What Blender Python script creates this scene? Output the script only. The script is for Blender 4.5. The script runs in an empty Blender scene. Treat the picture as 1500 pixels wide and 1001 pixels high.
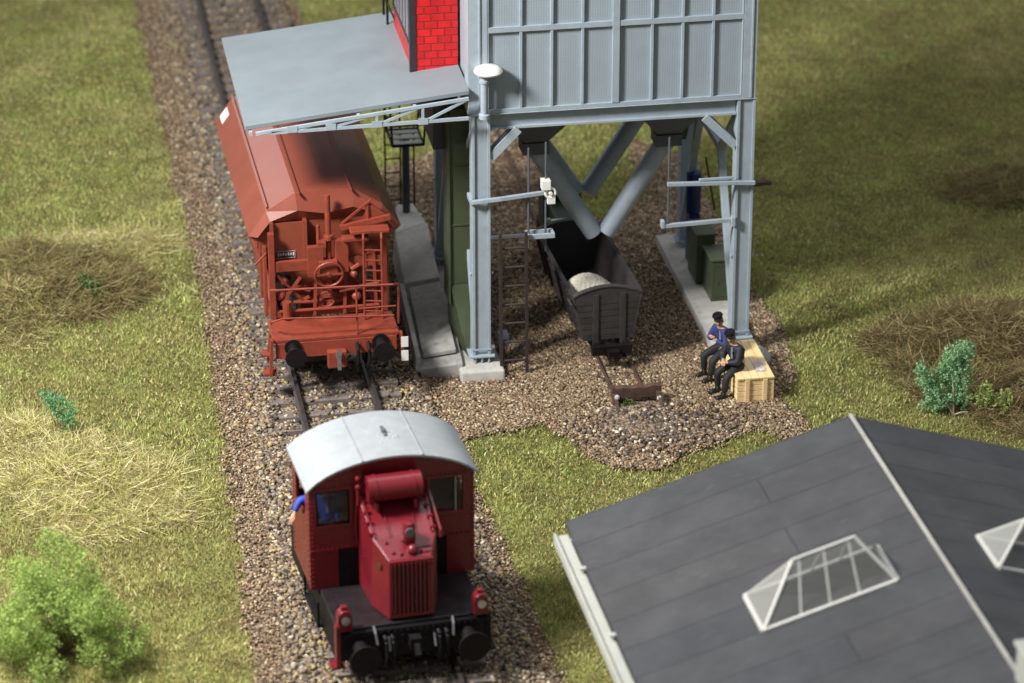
import bpy, math, random
import numpy as np
from mathutils import Vector, Matrix
random.seed(7); rng = np.random.default_rng(7)
S = bpy.context.scene
R = math.radians
# ------------------------------------------------------------------ camera
cam = bpy.data.cameras.new('camera'); co = bpy.data.objects.new('camera', cam)
S.collection.objects.link(co); S.camera = co
PITCH = 25.1735; YAW = 9.54
co.location = (-9.4788, -59.9796, 29.9463)
co.rotation_euler = (R(90 - PITCH), 0, R(-YAW))
cam.sensor_width = 36; cam.lens = 120.0
cam.clip_start = 1; cam.clip_end = 400
cam.dof.use_dof = True; cam.dof.focus_distance = 65.5; cam.dof.aperture_fstop = 0.34
# ------------------------------------------------------------------ light
w = bpy.data.worlds.new('World'); S.world = w; w.use_nodes = True
wt_ = w.node_tree; bg = wt_.nodes['Background']; bg.inputs[1].default_value = 0.43
_g = wt_.nodes.new('ShaderNodeTexCoord'); _s = wt_.nodes.new('ShaderNodeSeparateXYZ'); _m = wt_.nodes.new('ShaderNodeMapRange'); _m.inputs[1].default_value = -1; _m.inputs[2].default_value = 1
_r = wt_.nodes.new('ShaderNodeValToRGB'); wt_.links.new(_g.outputs['Generated'], _s.inputs[0]); wt_.links.new(_s.outputs[2], _m.inputs[0]); wt_.links.new(_m.outputs[0], _r.inputs[0]); wt_.links.new(_r.outputs[0], bg.inputs[0])
_r.color_ramp.elements[0].position = .5; _r.color_ramp.elements[0].color = (.22, .23, .25, 1); _r.color_ramp.elements[1].position = 1; _r.color_ramp.elements[1].color = (1.5, 1.55, 1.6, 1)
_e = _r.color_ramp.elements.new(.78); _e.color = (.6, .63, .67, 1)
def lamp(name, kind, energy, loc=(0, 0, 0), direction=(0, 0, -1), **k):
    l = bpy.data.lights.new(name, kind); l.energy = energy
    for a, b in k.items(): setattr(l, a, b)
    o = bpy.data.objects.new(name, l); o.location = loc
    o.rotation_euler = Vector(direction).to_track_quat('-Z', 'Y').to_euler()
    S.collection.objects.link(o); return o
kl = Vector((-19, -10, 23)); lamp('key_lamp', 'AREA', 17500, kl, Vector((2, 1, 0)) - kl, shape='DISK', size=5.5, color=(1, 0.97, 0.92))
bl = Vector((-26, 50, 22))
lamp('back_softbox', 'AREA', 4200, bl, Vector((0, 0, 2)) - bl, shape='RECTANGLE', size=24, size_y=20, color=(0.96, 0.98, 1))
br_ = Vector((34, 44, 34)); lamp('right_softbox', 'AREA', 2500, br_, Vector((0, 0, 0)) - br_, shape='DISK', size=9, color=(1, .98, .95))
tb = Vector((3, 3, 40)); lamp('top_softbox', 'AREA', 1500, tb, (0, 0, -1), shape='RECTANGLE', size=13, size_y=11, color=(1, .99, .97))
S.view_settings.view_transform = 'Standard'; S.view_settings.look = 'None'
S.view_settings.exposure = 0.0; S.view_settings.gamma = 1
S.view_settings.use_curve_mapping = False

# ------------------------------------------------------------------ helpers
ORG = {}
class MB:
    def __init__(s): s.v = []; s.f = []
    def add(s, vs, fs):
        n = len(s.v); s.v += [tuple(v) for v in vs]; s.f += [tuple(i + n for i in f) for f in fs]; return s
    def hexa(s, p):   # 8 points: bottom 4 ccw, top 4 ccw
        return s.add(p, [(3, 2, 1, 0), (4, 5, 6, 7), (0, 1, 5, 4), (1, 2, 6, 5), (2, 3, 7, 6), (3, 0, 4, 7)])
    def bx(s, x0, x1, y0, y1, z0, z1):
        return s.hexa([(x0, y0, z0), (x1, y0, z0), (x1, y1, z0), (x0, y1, z0), (x0, y0, z1), (x1, y0, z1), (x1, y1, z1), (x0, y1, z1)])
    def bar(s, a, b, w, h, up=(0, 0, 1)):
        a = Vector(a); b = Vector(b); d = (b - a).normalized(); u = Vector(up)
        if abs(d.dot(u)) > .98: u = Vector((0, 1, 0))
        r = d.cross(u).normalized() * (w / 2); t = r.cross(d).normalized() * (h / 2)
        return s.hexa([a - r - t, a + r - t, b + r - t, b - r - t, a - r + t, a + r + t, b + r + t, b - r + t])
    def cyl(s, a, b, r, n=12, r2=None, caps=True):
        a = Vector(a); b = Vector(b); d = (b - a).normalized()
        u = d.orthogonal().normalized(); v = d.cross(u); r2 = r if r2 is None else r2
        P = [a + (u * math.cos(2 * math.pi * i / n) + v * math.sin(2 * math.pi * i / n)) * r for i in range(n)]
        Q = [b + (u * math.cos(2 * math.pi * i / n) + v * math.sin(2 * math.pi * i / n)) * r2 for i in range(n)]
        f = [(i, (i + 1) % n, n + (i + 1) % n, n + i) for i in range(n)]
        if caps: f += [tuple(range(n))[::-1], tuple(range(n, 2 * n))]
        return s.add(P + Q, f)
    def tube(s, pts, r, n=6):
        for a, b in zip(pts[:-1], pts[1:]): s.cyl(a, b, r, n)
        for p in pts[1:-1]: s.sph(p, r * 1.02, 6, 4)
        return s
    def prism(s, pts, y0, y1, axis='y'):
        n = len(pts)
        m = {'y': lambda p, t: (p[0], t, p[1]), 'x': lambda p, t: (t, p[0], p[1]), 'z': lambda p, t: (p[0], p[1], t)}[axis]
        vs = [m(p, y0) for p in pts] + [m(p, y1) for p in pts]
        return s.add(vs, [tuple(range(n))[::-1], tuple(range(n, 2 * n))] + [(i, (i + 1) % n, n + (i + 1) % n, n + i) for i in range(n)])
    def sph(s, c, r, n=12, m=8, sc=(1, 1, 1)):
        vs = []; fs = []
        for j in range(m + 1):
            t = math.pi * j / m
            for i in range(n):
                p = 2 * math.pi * i / n
                vs.append((c[0] + r * sc[0] * math.sin(t) * math.cos(p), c[1] + r * sc[1] * math.sin(t) * math.sin(p), c[2] + r * sc[2] * math.cos(t)))
        for j in range(m):
            for i in range(n): fs.append((j * n + i, (j + 1) * n + i, (j + 1) * n + (i + 1) % n, j * n + (i + 1) % n))
        return s.add(vs, fs)
    def lathe(s, prof, c, n=20):
        vs = []; fs = []
        for (r, z) in prof:
            for i in range(n):
                p = 2 * math.pi * i / n; vs.append((c[0] + r * math.cos(p), c[1] + r * math.sin(p), c[2] + z))
        for j in range(len(prof) - 1):
            for i in range(n): fs.append((j * n + i, j * n + (i + 1) % n, (j + 1) * n + (i + 1) % n, (j + 1) * n + i))
        fs.append(tuple(range(n))[::-1]); fs.append(tuple(range((len(prof) - 1) * n, len(prof) * n)))
        return s.add(vs, fs)
    def ring(s, c, rad, r, axis=(0, 1, 0), n=28, k=6):
        ax = Vector(axis).normalized(); u = ax.orthogonal().normalized(); v = ax.cross(u); vs = []; fs = []
        for i in range(n):
            a = 2 * math.pi * i / n; d = u * math.cos(a) + v * math.sin(a)
            for j in range(k):
                b = 2 * math.pi * j / k; vs.append(Vector(c) + d * (rad + r * math.cos(b)) + ax * r * math.sin(b))
        for i in range(n):
            for j in range(k): fs.append((i * k + j, ((i + 1) % n) * k + j, ((i + 1) % n) * k + (j + 1) % k, i * k + (j + 1) % k))
        return s.add(vs, fs)
    def build(s, name, mat, parent=None, bevel=0.0, smooth=False, loc=None):
        off = ORG.get(parent.name, Vector((0, 0, 0))) if parent else Vector((0, 0, 0))
        if loc is not None: off = Vector(loc)
        me = bpy.data.meshes.new(name)
        me.from_pydata([tuple(Vector(v) - off) for v in s.v], [], s.f); me.validate(); me.update()
        import bmesh
        bm = bmesh.new(); bm.from_mesh(me); bmesh.ops.recalc_face_normals(bm, faces=bm.faces)
        bm.to_mesh(me); bm.free()
        if smooth:
            for p in me.polygons: p.use_smooth = True
            try: me.set_sharp_from_angle(angle=R(40))
            except Exception: pass
        o = bpy.data.objects.new(name, me); S.collection.objects.link(o)
        if mat: me.materials.append(mat)
        if loc is not None: o.location = loc
        if parent: o.parent = parent; ORG[o.name] = off
        if bevel:
            b = o.modifiers.new('bevel', 'BEVEL'); b.width = bevel; b.segments = 2; b.limit_method = 'ANGLE'; b.angle_limit = R(40)
        return o
def tag(o, label=None, cat=None, group=None, kind=None):
    if label: o['label'] = label
    if cat: o['category'] = cat
    if group: o['group'] = group
    if kind: o['kind'] = kind
    return o
def thing(name, label, cat, loc=(0, 0, 0), rz=0, group=None, local=False):
    o = bpy.data.objects.new(name, None); S.collection.objects.link(o); o.empty_display_size = .2
    o.location = loc; o.rotation_euler = (0, 0, rz); ORG[o.name] = Vector((0, 0, 0)) if local else Vector(loc)
    return tag(o, label, cat, group)
def arrmesh(name, V, F, mat, col=None, parent=None, smooth=False):
    me = bpy.data.meshes.new(name); V = np.asarray(V, np.float32); F = np.asarray(F, np.int32); k = F.shape[1]
    me.vertices.add(len(V)); me.vertices.foreach_set('co', V.ravel())
    me.loops.add(F.size); me.loops.foreach_set('vertex_index', F.ravel())
    me.polygons.add(len(F)); me.polygons.foreach_set('loop_start', np.arange(0, F.size, k, dtype=np.int32))
    if smooth: me.polygons.foreach_set('use_smooth', np.ones(len(F), bool))
    me.update(calc_edges=True)
    if col is not None:
        a = me.color_attributes.new('Col', 'FLOAT_COLOR', 'POINT'); c = np.ones((len(V), 4), np.float32); c[:, :3] = col
        a.data.foreach_set('color', c.ravel())
    me.materials.append(mat)
    o = bpy.data.objects.new(name, me); S.collection.objects.link(o)
    if parent: o.parent = parent
    return o
# ------------------------------------------------------------------ materials
def nt(name):
    m = bpy.data.materials.new(name); m.use_nodes = True; t = m.node_tree; b = t.nodes['Principled BSDF']; return m, t, b
def setv(b, k, v):
    if k in b.inputs: b.inputs[k].default_value = v
def mat(name, c, rough=.5, var=.12, scale=3., bump=.0, bscale=60., metal=0., spec=.5, stain=None, stain_amt=.3):
    m, t, b = nt(name); N = t.nodes; L = t.links
    tc = N.new('ShaderNodeTexCoord'); n1 = N.new('ShaderNodeTexNoise'); n1.inputs['Scale'].default_value = scale; n1.inputs['Detail'].default_value = 6
    L.new(tc.outputs['Object'], n1.inputs['Vector'])
    mx = N.new('ShaderNodeMixRGB'); mx.inputs[1].default_value = (*[x * (1 - var) for x in c], 1); mx.inputs[2].default_value = (*[min(1, x * (1 + var)) for x in c], 1)
    r = N.new('ShaderNodeValToRGB'); r.color_ramp.elements[0].position = .3; r.color_ramp.elements[1].position = .7
    L.new(n1.outputs[0], r.inputs[0]); L.new(r.outputs[0], mx.inputs[0]); out = mx.outputs[0]
    if stain:
        n3 = N.new('ShaderNodeTexNoise'); n3.inputs['Scale'].default_value = scale * 2.3; n3.inputs['Detail'].default_value = 8; L.new(tc.outputs['Object'], n3.inputs['Vector'])
        r3 = N.new('ShaderNodeValToRGB'); r3.color_ramp.elements[0].position = .5; r3.color_ramp.elements[1].position = .75
        r3.color_ramp.elements[1].color = (stain_amt,) * 3 + (1,)
        L.new(n3.outputs[0], r3.inputs[0]); m3 = N.new('ShaderNodeMixRGB'); m3.inputs[2].default_value = (*stain, 1)
        L.new(r3.outputs[0], m3.inputs[0]); L.new(out, m3.inputs[1]); out = m3.outputs[0]
    L.new(out, b.inputs['Base Color'])
    rr = N.new('ShaderNodeMapRange'); rr.inputs[3].default_value = max(0.02, rough - .08); rr.inputs[4].default_value = min(1, rough + .1)
    L.new(n1.outputs[0], rr.inputs[0]); L.new(rr.outputs[0], b.inputs['Roughness'])
    setv(b, 'Metallic', metal); setv(b, 'Specular IOR Level', spec)
    if bump:
        n2 = N.new('ShaderNodeTexNoise'); n2.inputs['Scale'].default_value = bscale; n2.inputs['Detail'].default_value = 4; L.new(tc.outputs['Object'], n2.inputs['Vector'])
        bp = N.new('ShaderNodeBump'); bp.inputs['Strength'].default_value = bump; bp.inputs['Distance'].default_value = .02
        L.new(n2.outputs[0], bp.inputs['Height']); L.new(bp.outputs[0], b.inputs['Normal'])
    return m
def attr_mat(name, rough=.8, spec=.2, trans=0.):
    m, t, b = nt(name); a = t.nodes.new('ShaderNodeAttribute'); a.attribute_name = 'Col'
    t.links.new(a.outputs['Color'], b.inputs['Base Color']); setv(b, 'Roughness', rough); setv(b, 'Specular IOR Level', spec)
    if trans:
        tr = t.nodes.new('ShaderNodeBsdfTranslucent'); t.links.new(a.outputs['Color'], tr.inputs[0]); mx = t.nodes.new('ShaderNodeMixShader'); mx.inputs[0].default_value = trans
        t.links.new(b.outputs[0], mx.inputs[1]); t.links.new(tr.outputs[0], mx.inputs[2]); t.links.new(mx.outputs[0], t.nodes['Material Output'].inputs[0])
    return m
GREY = mat('grey_paint', (.34, .405, .47), .42, .06, 2.5, .15, 90, stain=(.22, .25, .27), stain_amt=.35)
GREYD = mat('dark_and_shaded_grey', (.09, .10, .12), .5, .1, 3, .1)
CANOPY = mat('canopy_grey', (.195, .232, .26), .55, .06, 1.6, .2, 40, stain=(.2, .22, .23), stain_amt=.5)
WHITE = mat('white_plastic', (.78, .78, .76), .35, .03)
BROWN = mat('wagon_oxide_red', (.24, .056, .032), .38, .08, 1.6, .08, 120, stain=(.20, .06, .04), stain_amt=.35)
BROWND = mat('wagon_chassis_red', (.25, .046, .026), .45, .15, 4, .15, 80, stain=(.10, .04, .03), stain_amt=.5)
RED = mat('locomotive_red', (.165, .010, .018), .28, .1, 2.5, .08, 90, stain=(.10, .018, .018), stain_amt=.55)
BLACK = mat('black_paint', (.008, .007, .008), .55, .3, 4, .1, spec=.2)
DBROWN = mat('lorry_brown_black', (.038, .033, .034), .55, .25, 4, .25, 60, stain=(.06, .055, .05), stain_amt=.4)
OLIVE = mat('olive_green_paint', (.056, .073, .038), .45, .12, 2, .1)
STEEL = mat('bare_steel', (.5, .52, .54), .3, .1, 8, metal=.9)
RUST = mat('rusty_steel', (.085, .045, .032), .75, .3, 6, .4, 50)
RAILM = mat('weathered_rail', (.055, .044, .04), .45, .2, 5, .1, metal=.25)
CONC = mat('pale_concrete', (.46, .45, .42), .85, .1, 3, .35, 45, stain=(.22, .21, .19), stain_amt=.5)
CONC2 = mat('dark_concrete', (.34, .335, .315), .85, .14, 3, .35, 45, stain=(.16, .15, .13), stain_amt=.6)
SLEEP = mat('weathered_sleeper', (.16, .135, .122), .85, .25, 5, .4, 40, stain=(.08, .06, .05), stain_amt=.6)
ROOFW = mat('cab_roof_white_grey', (.29, .315, .335), .38, .05, 2.5, .1, 60, stain=(.4, .42, .42), stain_amt=.4)
SKIN = mat('skin', (.55, .33, .22), .6, .08, 20)
NAVY = mat('navy_jacket', (.028, .038, .15), .7, .2, 12, .3, 60)
DARKC = mat('dark_jacket', (.018, .020, .030), .65, .25, 12, .3, 60)
DARKT = mat('dark_trousers', (.013, .014, .018), .7, .3, 12, .3, 60)
BLUEC = mat('blue_jacket', (.02, .07, .45), .65, .15, 12)
HAIR = mat('grey_hair', (.15, .13, .11), .8)
BOOT = mat('black_boot', (.010, .010, .011), .4, .2)
SOIL = (.10, .075, .05)
def glass(name, c=(.8, .85, .85), alpha=.25, rough=.08):
    m, t, b = nt(name); setv(b, 'Base Color', (*c, 1)); setv(b, 'Roughness', rough); b.inputs['Alpha'].default_value = alpha; setv(b, 'Specular IOR Level', .8); return m
GLASS = glass('milky_lit_glass', (.74, .74, .70), .66, .35)  # milky rear pane; light from behind painted in as a paler, denser tint
GLASSD = glass('dark_cab_glass', (.03, .03, .035), .45)

# ------------------------------------------------------------------ ground
def noise2(x, y, sc, seed, oct=4):
    r = np.random.default_rng(seed); o = np.zeros_like(x)
    for k in range(oct):
        for j in range(5):
            a = r.uniform(0, 2 * np.pi); f = sc * (1.9 ** k) * r.uniform(.7, 1.3); o += np.sin((x * np.cos(a) + y * np.sin(a)) * f + r.uniform(0, 6.3)) * (.55 ** k)
    return o / 4.5
def inpoly(x, y, P):
    c = np.zeros(x.shape, bool); n = len(P)
    for i in range(n):
        x0, y0 = P[i]; x1, y1 = P[(i + 1) % n]
        k = ((y0 > y) != (y1 > y)) & (x < (x1 - x0) * (y - y0) / (y1 - y0 + 1e-9) + x0); c ^= k
    return c
YARD = [(-.9, -1.55), (.2, -1.2), (1.0, -1.0), (1.5, -1.9), (2.0, -3.1), (2.9, -3.35), (3.6, -2.7), (4.4, -2.35), (5.1, -1.95), (5.75, -2.55), (6.1, -1.9), (5.9, -.6), (6.5, .6), (6.7, 2.2), (6.5, 4.2), (6.5, 7), (6.9, 12), (5.6, 13.5), (5.3, 9.8), (4.3, 8.3), (3.75, 9.2), (3.6, 13), (3.5, 22), (1.4, 22), (1.2, 13.5), (-.9, 12.2)]
def ledge(y): return np.interp(y, [-16, -9.9, -5, -.8, 7.4, 13.7, 24, 40], [-5.65, -5.5, -5.3, -5.2, -5.0, -5.1, -5.15, -5.3])
def redge(y): return np.interp(y, [-16, -10.7, -6.6, -3.6, -1.5, 12, 14, 23, 40], [-.2, -.3, -.45, -.65, -.7, -.7, -1.0, -1.05, -1.2])
def masks(x, y):
    j = noise2(x, y, 3.2, 5) * .12 + rng.normal(0, .06, x.shape); k = noise2(y, x, 3.2, 9) * .12 + rng.normal(0, .07, x.shape)
    bed = (x + j > ledge(y)) & (x + j < redge(y))
    yard = inpoly(x + j, y + k, YARD)
    return bed, yard
GX0, GX1, GY0, GY1 = -13.5, 20, -15, 32
def gmat():
    m, t, b = nt('earth_under_grass'); N = t.nodes; L = t.links
    tc = N.new('ShaderNodeTexCoord'); n = N.new('ShaderNodeTexNoise'); n.inputs['Scale'].default_value = 1.3; n.inputs['Detail'].default_value = 10; L.new(tc.outputs['Object'], n.inputs[0])
    v = N.new('ShaderNodeTexVoronoi'); v.inputs['Scale'].default_value = 16; L.new(tc.outputs['Object'], v.inputs[0])
    r = N.new('ShaderNodeValToRGB'); r.color_ramp.elements[0].color = (.13, .11, .045, 1); r.color_ramp.elements[1].color = (.22, .215, .07, 1); r.color_ramp.elements[0].position = .35; r.color_ramp.elements[1].position = .65
    L.new(n.outputs[0], r.inputs[0]); L.new(r.outputs[0], b.inputs['Base Color']); setv(b, 'Roughness', .95); setv(b, 'Specular IOR Level', .1)
    bp = N.new('ShaderNodeBump'); bp.inputs['Strength'].default_value = .6; bp.inputs['Distance'].default_value = .04; L.new(v.outputs[0], bp.inputs['Height']); L.new(bp.outputs[0], b.inputs['Normal'])
    return m
n = 160; xs = np.linspace(-90, 110, n); ys = np.linspace(-75, 130, n)
xx, yy = np.meshgrid(xs, ys, indexing='ij'); zz = noise2(xx, yy, .3, 3) * .02 - .02
V = np.stack([xx, yy, zz], -1).reshape(-1, 3); idx = np.arange(n * n).reshape(n, n)
F = np.stack([idx[:-1, :-1], idx[1:, :-1], idx[1:, 1:], idx[:-1, 1:]], -1).reshape(-1, 4)
tag(arrmesh('ground', V, F, gmat(), smooth=True), kind='structure')
def gravmat(name, c1, c2):
    m, t, b = nt(name); N = t.nodes; L = t.links; tc = N.new('ShaderNodeTexCoord')
    v = N.new('ShaderNodeTexVoronoi'); v.inputs['Scale'].default_value = 20; L.new(tc.outputs['Object'], v.inputs[0])
    r = N.new('ShaderNodeMixRGB'); r.inputs[1].default_value = (*c1, 1); r.inputs[2].default_value = (*c2, 1)
    sx = N.new('ShaderNodeSeparateColor'); L.new(v.outputs['Color'], sx.inputs[0]); L.new(sx.outputs[0], r.inputs[0]); L.new(r.outputs[0], b.inputs['Base Color'])
    setv(b, 'Roughness', .9); setv(b, 'Specular IOR Level', .15)
    bp = N.new('ShaderNodeBump'); bp.inputs['Strength'].default_value = 1; bp.inputs['Distance'].default_value = .03; bp.invert = True; L.new(v.outputs['Distance'], bp.inputs['Height']); L.new(bp.outputs[0], b.inputs['Normal']); return m
GR1 = gravmat('gravel_bed', (.14, .10, .075), (.30, .23, .17)); 
# ballast bed and gravel yard sheets
ys = np.linspace(-20, 45, 260); V = []; F = []
for i, y in enumerate(ys):
    a = float(ledge(y)) + .05; b_ = float(redge(y)) - .05
    for xq, z in ((a, .004), (a + .55, .07), (b_ - .4, .07), (b_, .004)): V.append((xq, y, z))
    if i:
        for k in range(3): F.append(((i - 1) * 4 + k, (i - 1) * 4 + k + 1, i * 4 + k + 1, i * 4 + k))
tag(arrmesh('track_bed', V, F, GR1), kind='structure')
yb = MB(); yb.prism([(p[0] * .995 + .01, p[1] * .99) for p in YARD], .0, .016, 'z'); tag(yb.build('gravel_yard', GR1), kind='structure')
# stones
def stones(pos, size, pal, wts, name, label, cat, flat=.75):
    n = len(pos); base = np.array([(-1, -1, -1), (1, -1, -1), (1, 1, -1), (-1, 1, -1), (-1, -1, 1), (1, -1, 1), (1, 1, 1), (-1, 1, 1)], float) * .5
    J = base[None] * rng.uniform(.55, 1.15, (n, 8, 3)); J *= (size * np.array([1, .85, flat]))[None, None] if np.isscalar(size) else size[:, None, None] * np.array([1, .85, flat])
    a = rng.uniform(0, 6.28, n); b = rng.normal(0, .6, n); ca, sa, cb, sb = np.cos(a), np.sin(a), np.cos(b), np.sin(b)
    y = J[..., 1] * cb[:, None] - J[..., 2] * sb[:, None]; z = J[..., 1] * sb[:, None] + J[..., 2] * cb[:, None]; x = J[..., 0]
    X = x * ca[:, None] - y * sa[:, None]; Y = x * sa[:, None] + y * ca[:, None]
    V = np.stack([X, Y, z], -1) + pos[:, None, :]
    f = np.array([(3, 2, 1, 0), (4, 5, 6, 7), (0, 1, 5, 4), (1, 2, 6, 5), (2, 3, 7, 6), (3, 0, 4, 7)])
    F = (f[None] + (np.arange(n) * 8)[:, None, None]).reshape(-1, 4)
    pal = np.array(pal); c = pal[rng.choice(len(pal), n, p=np.array(wts) / sum(wts))] * rng.uniform(.7, 1.25, (n, 1))
    o = arrmesh(name, V.reshape(-1, 3), F, STONE, np.repeat(c * (.84 if name == 'coarse_ballast' else .96), 8, 0)); tag(o, label, cat, kind='stuff'); return o
STONE = attr_mat('stone', .85, .25)
PAL = [(.25, .19, .13), (.36, .29, .20), (.15, .11, .085), (.58, .51, .39), (.06, .05, .045), (.31, .20, .14), (.22, .20, .18), (.50, .38, .17)]
def scatter(n, x0, x1, y0, y1): return rng.uniform(x0, x1, n), rng.uniform(y0, y1, n)
x, y = scatter(150000, -5.9, 0.0, -15, 31); bed, yd = masks(x, y); d1 = x - ledge(y); d2 = redge(y) - x
k = bed & (d1 > .55) & (d2 > .30); xs_, ys_ = x[k], y[k]; 
# sleepers carry fewer stones on top
ph = np.abs(((ys_ - .15) / .62) % 1 - .5) * .62; on = (ph < .13) & (xs_ > -4.15) & (xs_ < -1.53)
kk = ~on | (rng.random(len(xs_)) < .2); xs_, ys_, on = xs_[kk], ys_[kk], on[kk]
z = .10 + rng.uniform(-.03, .035, len(xs_)) + on * .10
near_rail = (np.abs(xs_ + 3.60) < .07) | (np.abs(xs_ + 2.10) < .07); kk = ~near_rail
stones(np.stack([xs_, ys_, z], -1)[kk], rng.uniform(.035, .092, kk.sum()), PAL, [5, 5, 3, 2.2, 1.6, 3, 2, 2], 'coarse_ballast', 'coarse mixed stone ballast between and beside the sleepers', 'ballast')
x, y = scatter(300000, -5.9, 7.5, -15, 25); bed, yd = masks(x, y); d1 = x - ledge(y); d2 = redge(y) - x
edge = bed & ((d1 < .8) | (d2 < .5)); thin = rng.random(len(x)); k = (edge) | (yd & ~bed)
PAL2 = [(.255, .185, .115), (.38, .285, .18), (.14, .095, .06), (.60, .50, .35), (.06, .045, .035), (.29, .185, .115), (.20, .16, .12)]
x2, y2 = x[k], y[k]; z2 = .03 + rng.uniform(-.015, .02, k.sum()) + np.clip(np.minimum(d1[k], d2[k]), 0, .5) * .1 * edge[k]
stones(np.stack([x2, y2, z2], -1), rng.uniform(.024, .056, k.sum()), PAL2, [5, 5, 4, 2, 1.2, 4, 1.5], 'fine_gravel', 'fine brown gravel covering the loading yard and bed edges', 'gravel')
# extra dense fill in the yard close to the camera
x, y = scatter(60000, -1, 6.9, -3.6, 9.5); bed, yd = masks(x, y); k = yd & ~bed
stones(np.stack([x[k], y[k], np.full(k.sum(), .04)], -1), rng.uniform(.02, .062, k.sum()), PAL2, [5, 5, 4, 2.5, 1, 4, 1.5], 'small_gravel', 'small tan gravel scattered in the loading yard', 'gravel')
# rubble heap behind the buffer stop
a = rng.normal(0, 1, (1500, 2)); px = 3.15 + a[:, 0] * .75; py = -1.75 + a[:, 1] * .5; kq = inpoly(px, py, YARD); px = np.where(kq, px, 3.0); py = np.where(kq, py, -1.6); pz = .05 + .16 * np.exp(-(((px - 3.0) / .55) ** 2 + ((py + 1.2) / .55) ** 2)) + rng.uniform(0, .03, 1500)
stones(np.stack([px, py, pz], -1), rng.uniform(.035, .095, 1500), [(.28, .21, .14), (.18, .14, .11), (.09, .07, .055), (.60, .54, .44), (.28, .18, .11), (.10, .09, .09)], [4, 3, 4, 1.3, 2, 1.2], 'rubble', 'loose mixed rubble heaped in front of the buffer stop', 'rubble')
mh = MB(); mh.lathe([(.95, 0), (.75, .08), (.5, .15), (.25, .19), (.03, .2)], (3.0, -1.25, 0), 24); tag(mh.build('rubble_mound', GR1), kind='structure')

# ------------------------------------------------------------------ grass
GRASS = attr_mat('grass_blade', .75, .15, .25)
def blades(x, y, h, wd, col, name, label, cat='grass', z0=None, lean=.55):
    n = len(x); a = rng.uniform(0, 6.283, n); t = rng.uniform(0, 6.283, n); L = h * rng.uniform(.1, 1, n) * lean
    dx, dy = np.cos(t) * L, np.sin(t) * L; wx, wy = np.cos(a) * wd / 2, np.sin(a) * wd / 2
    z0 = np.zeros(n) - .01 if z0 is None else z0
    P0 = np.stack([x - wx, y - wy, z0], -1); P1 = np.stack([x + wx, y + wy, z0], -1)
    P2 = np.stack([x + wx * .8 + dx * .4, y + wy * .8 + dy * .4, z0 + h * .6], -1); P3 = np.stack([x - wx * .8 + dx * .4, y - wy * .8 + dy * .4, z0 + h * .6], -1)
    P4 = np.stack([x + dx + wx * .2, y + dy + wy * .2, z0 + h * .95], -1); P5 = np.stack([x + dx - wx * .2, y + dy - wy * .2, z0 + h * .95], -1)
    V = np.stack([P0, P1, P2, P3, P4, P5], 1).reshape(-1, 3); b = np.arange(n) * 6
    F = np.concatenate([np.stack([b, b + 1, b + 2, b + 3], -1), np.stack([b + 3, b + 2, b + 4, b + 5], -1)])
    return tag(arrmesh(name, V, F, GRASS, np.repeat(col, 6, 0)), label, cat, kind='stuff')
NG = 1150000
x, y = scatter(NG, GX0, GX1, GY0, GY1)
# visible wedge cull
cx, cy = -9.48, -59.98; ang = np.arctan2(x - cx, y - cy); k = (ang > R(YAW - 10.5)) & (ang < R(YAW + 10.2)); x, y = x[k], y[k]
bed, yd = masks(x, y); grow = ~(bed | yd); hut = (x > .6) & (y < -11.2)
stray = (rng.random(len(x)) < .006) & (bed | yd) & (x + 0 > -20) & ((np.abs(x - ledge(y)) < .5))
k = (grow & ~hut) | stray; x, y = x[k], y[k]
pn = noise2(x, y, .55, 21); pn2 = noise2(x, y, 2.2, 22); pn3 = noise2(x, y, .28, 23)
G = np.array([(.44, .42, .15), (.28, .33, .11), (.55, .50, .21), (.30, .20, .11), (.13, .17, .065), (.70, .62, .36), (.33, .37, .12)])
wt = np.array([5, 3.6, 3.4, 2.6, 2.4, 1.3, 3.4]); ci = rng.choice(7, len(x), p=wt / wt.sum()); col = G[ci] * rng.uniform(.5, 1.55, (len(x), 1)) * np.array([.99, 1.03, .98])
brown = np.array([.33, .25, .14]); f = np.clip((x - 7) / 8, 0, 1) * .35 + np.clip(pn * .35 + pn2 * .12, 0, .5); col = col * (1 - f[:, None]) + (brown * rng.uniform(.6, 1.4, (len(x), 1))) * f[:, None]
pn4 = noise2(x, y, 4.5, 25); pn5 = noise2(x, y, 1.1, 27)
green = np.array([.26, .34, .10]); pale = np.array([.62, .57, .27]); g1 = np.clip(pn4 * .6, 0, .5)[:, None]; g2 = np.clip(-pn5 * .45, 0, .4)[:, None]
rj = rng.uniform(.4, 1.65, (len(x), 1)); col = col * (1 - g1) + green * rj * g1; col = col * (1 - g2) + pale * rj * g2
col *= (1.04 + .16 * pn2 + .16 * pn4 + .07 * pn3)[:, None]; col = np.clip(col, .02, .9)
h = rng.uniform(.035, .085, len(x)) * (1 + .3 * pn2)
blades(x, y, h, rng.uniform(.014, .030, len(x)), col, lean=1.0, name='static_grass', label='short mottled olive and yellow green grass over the meadow')

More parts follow.
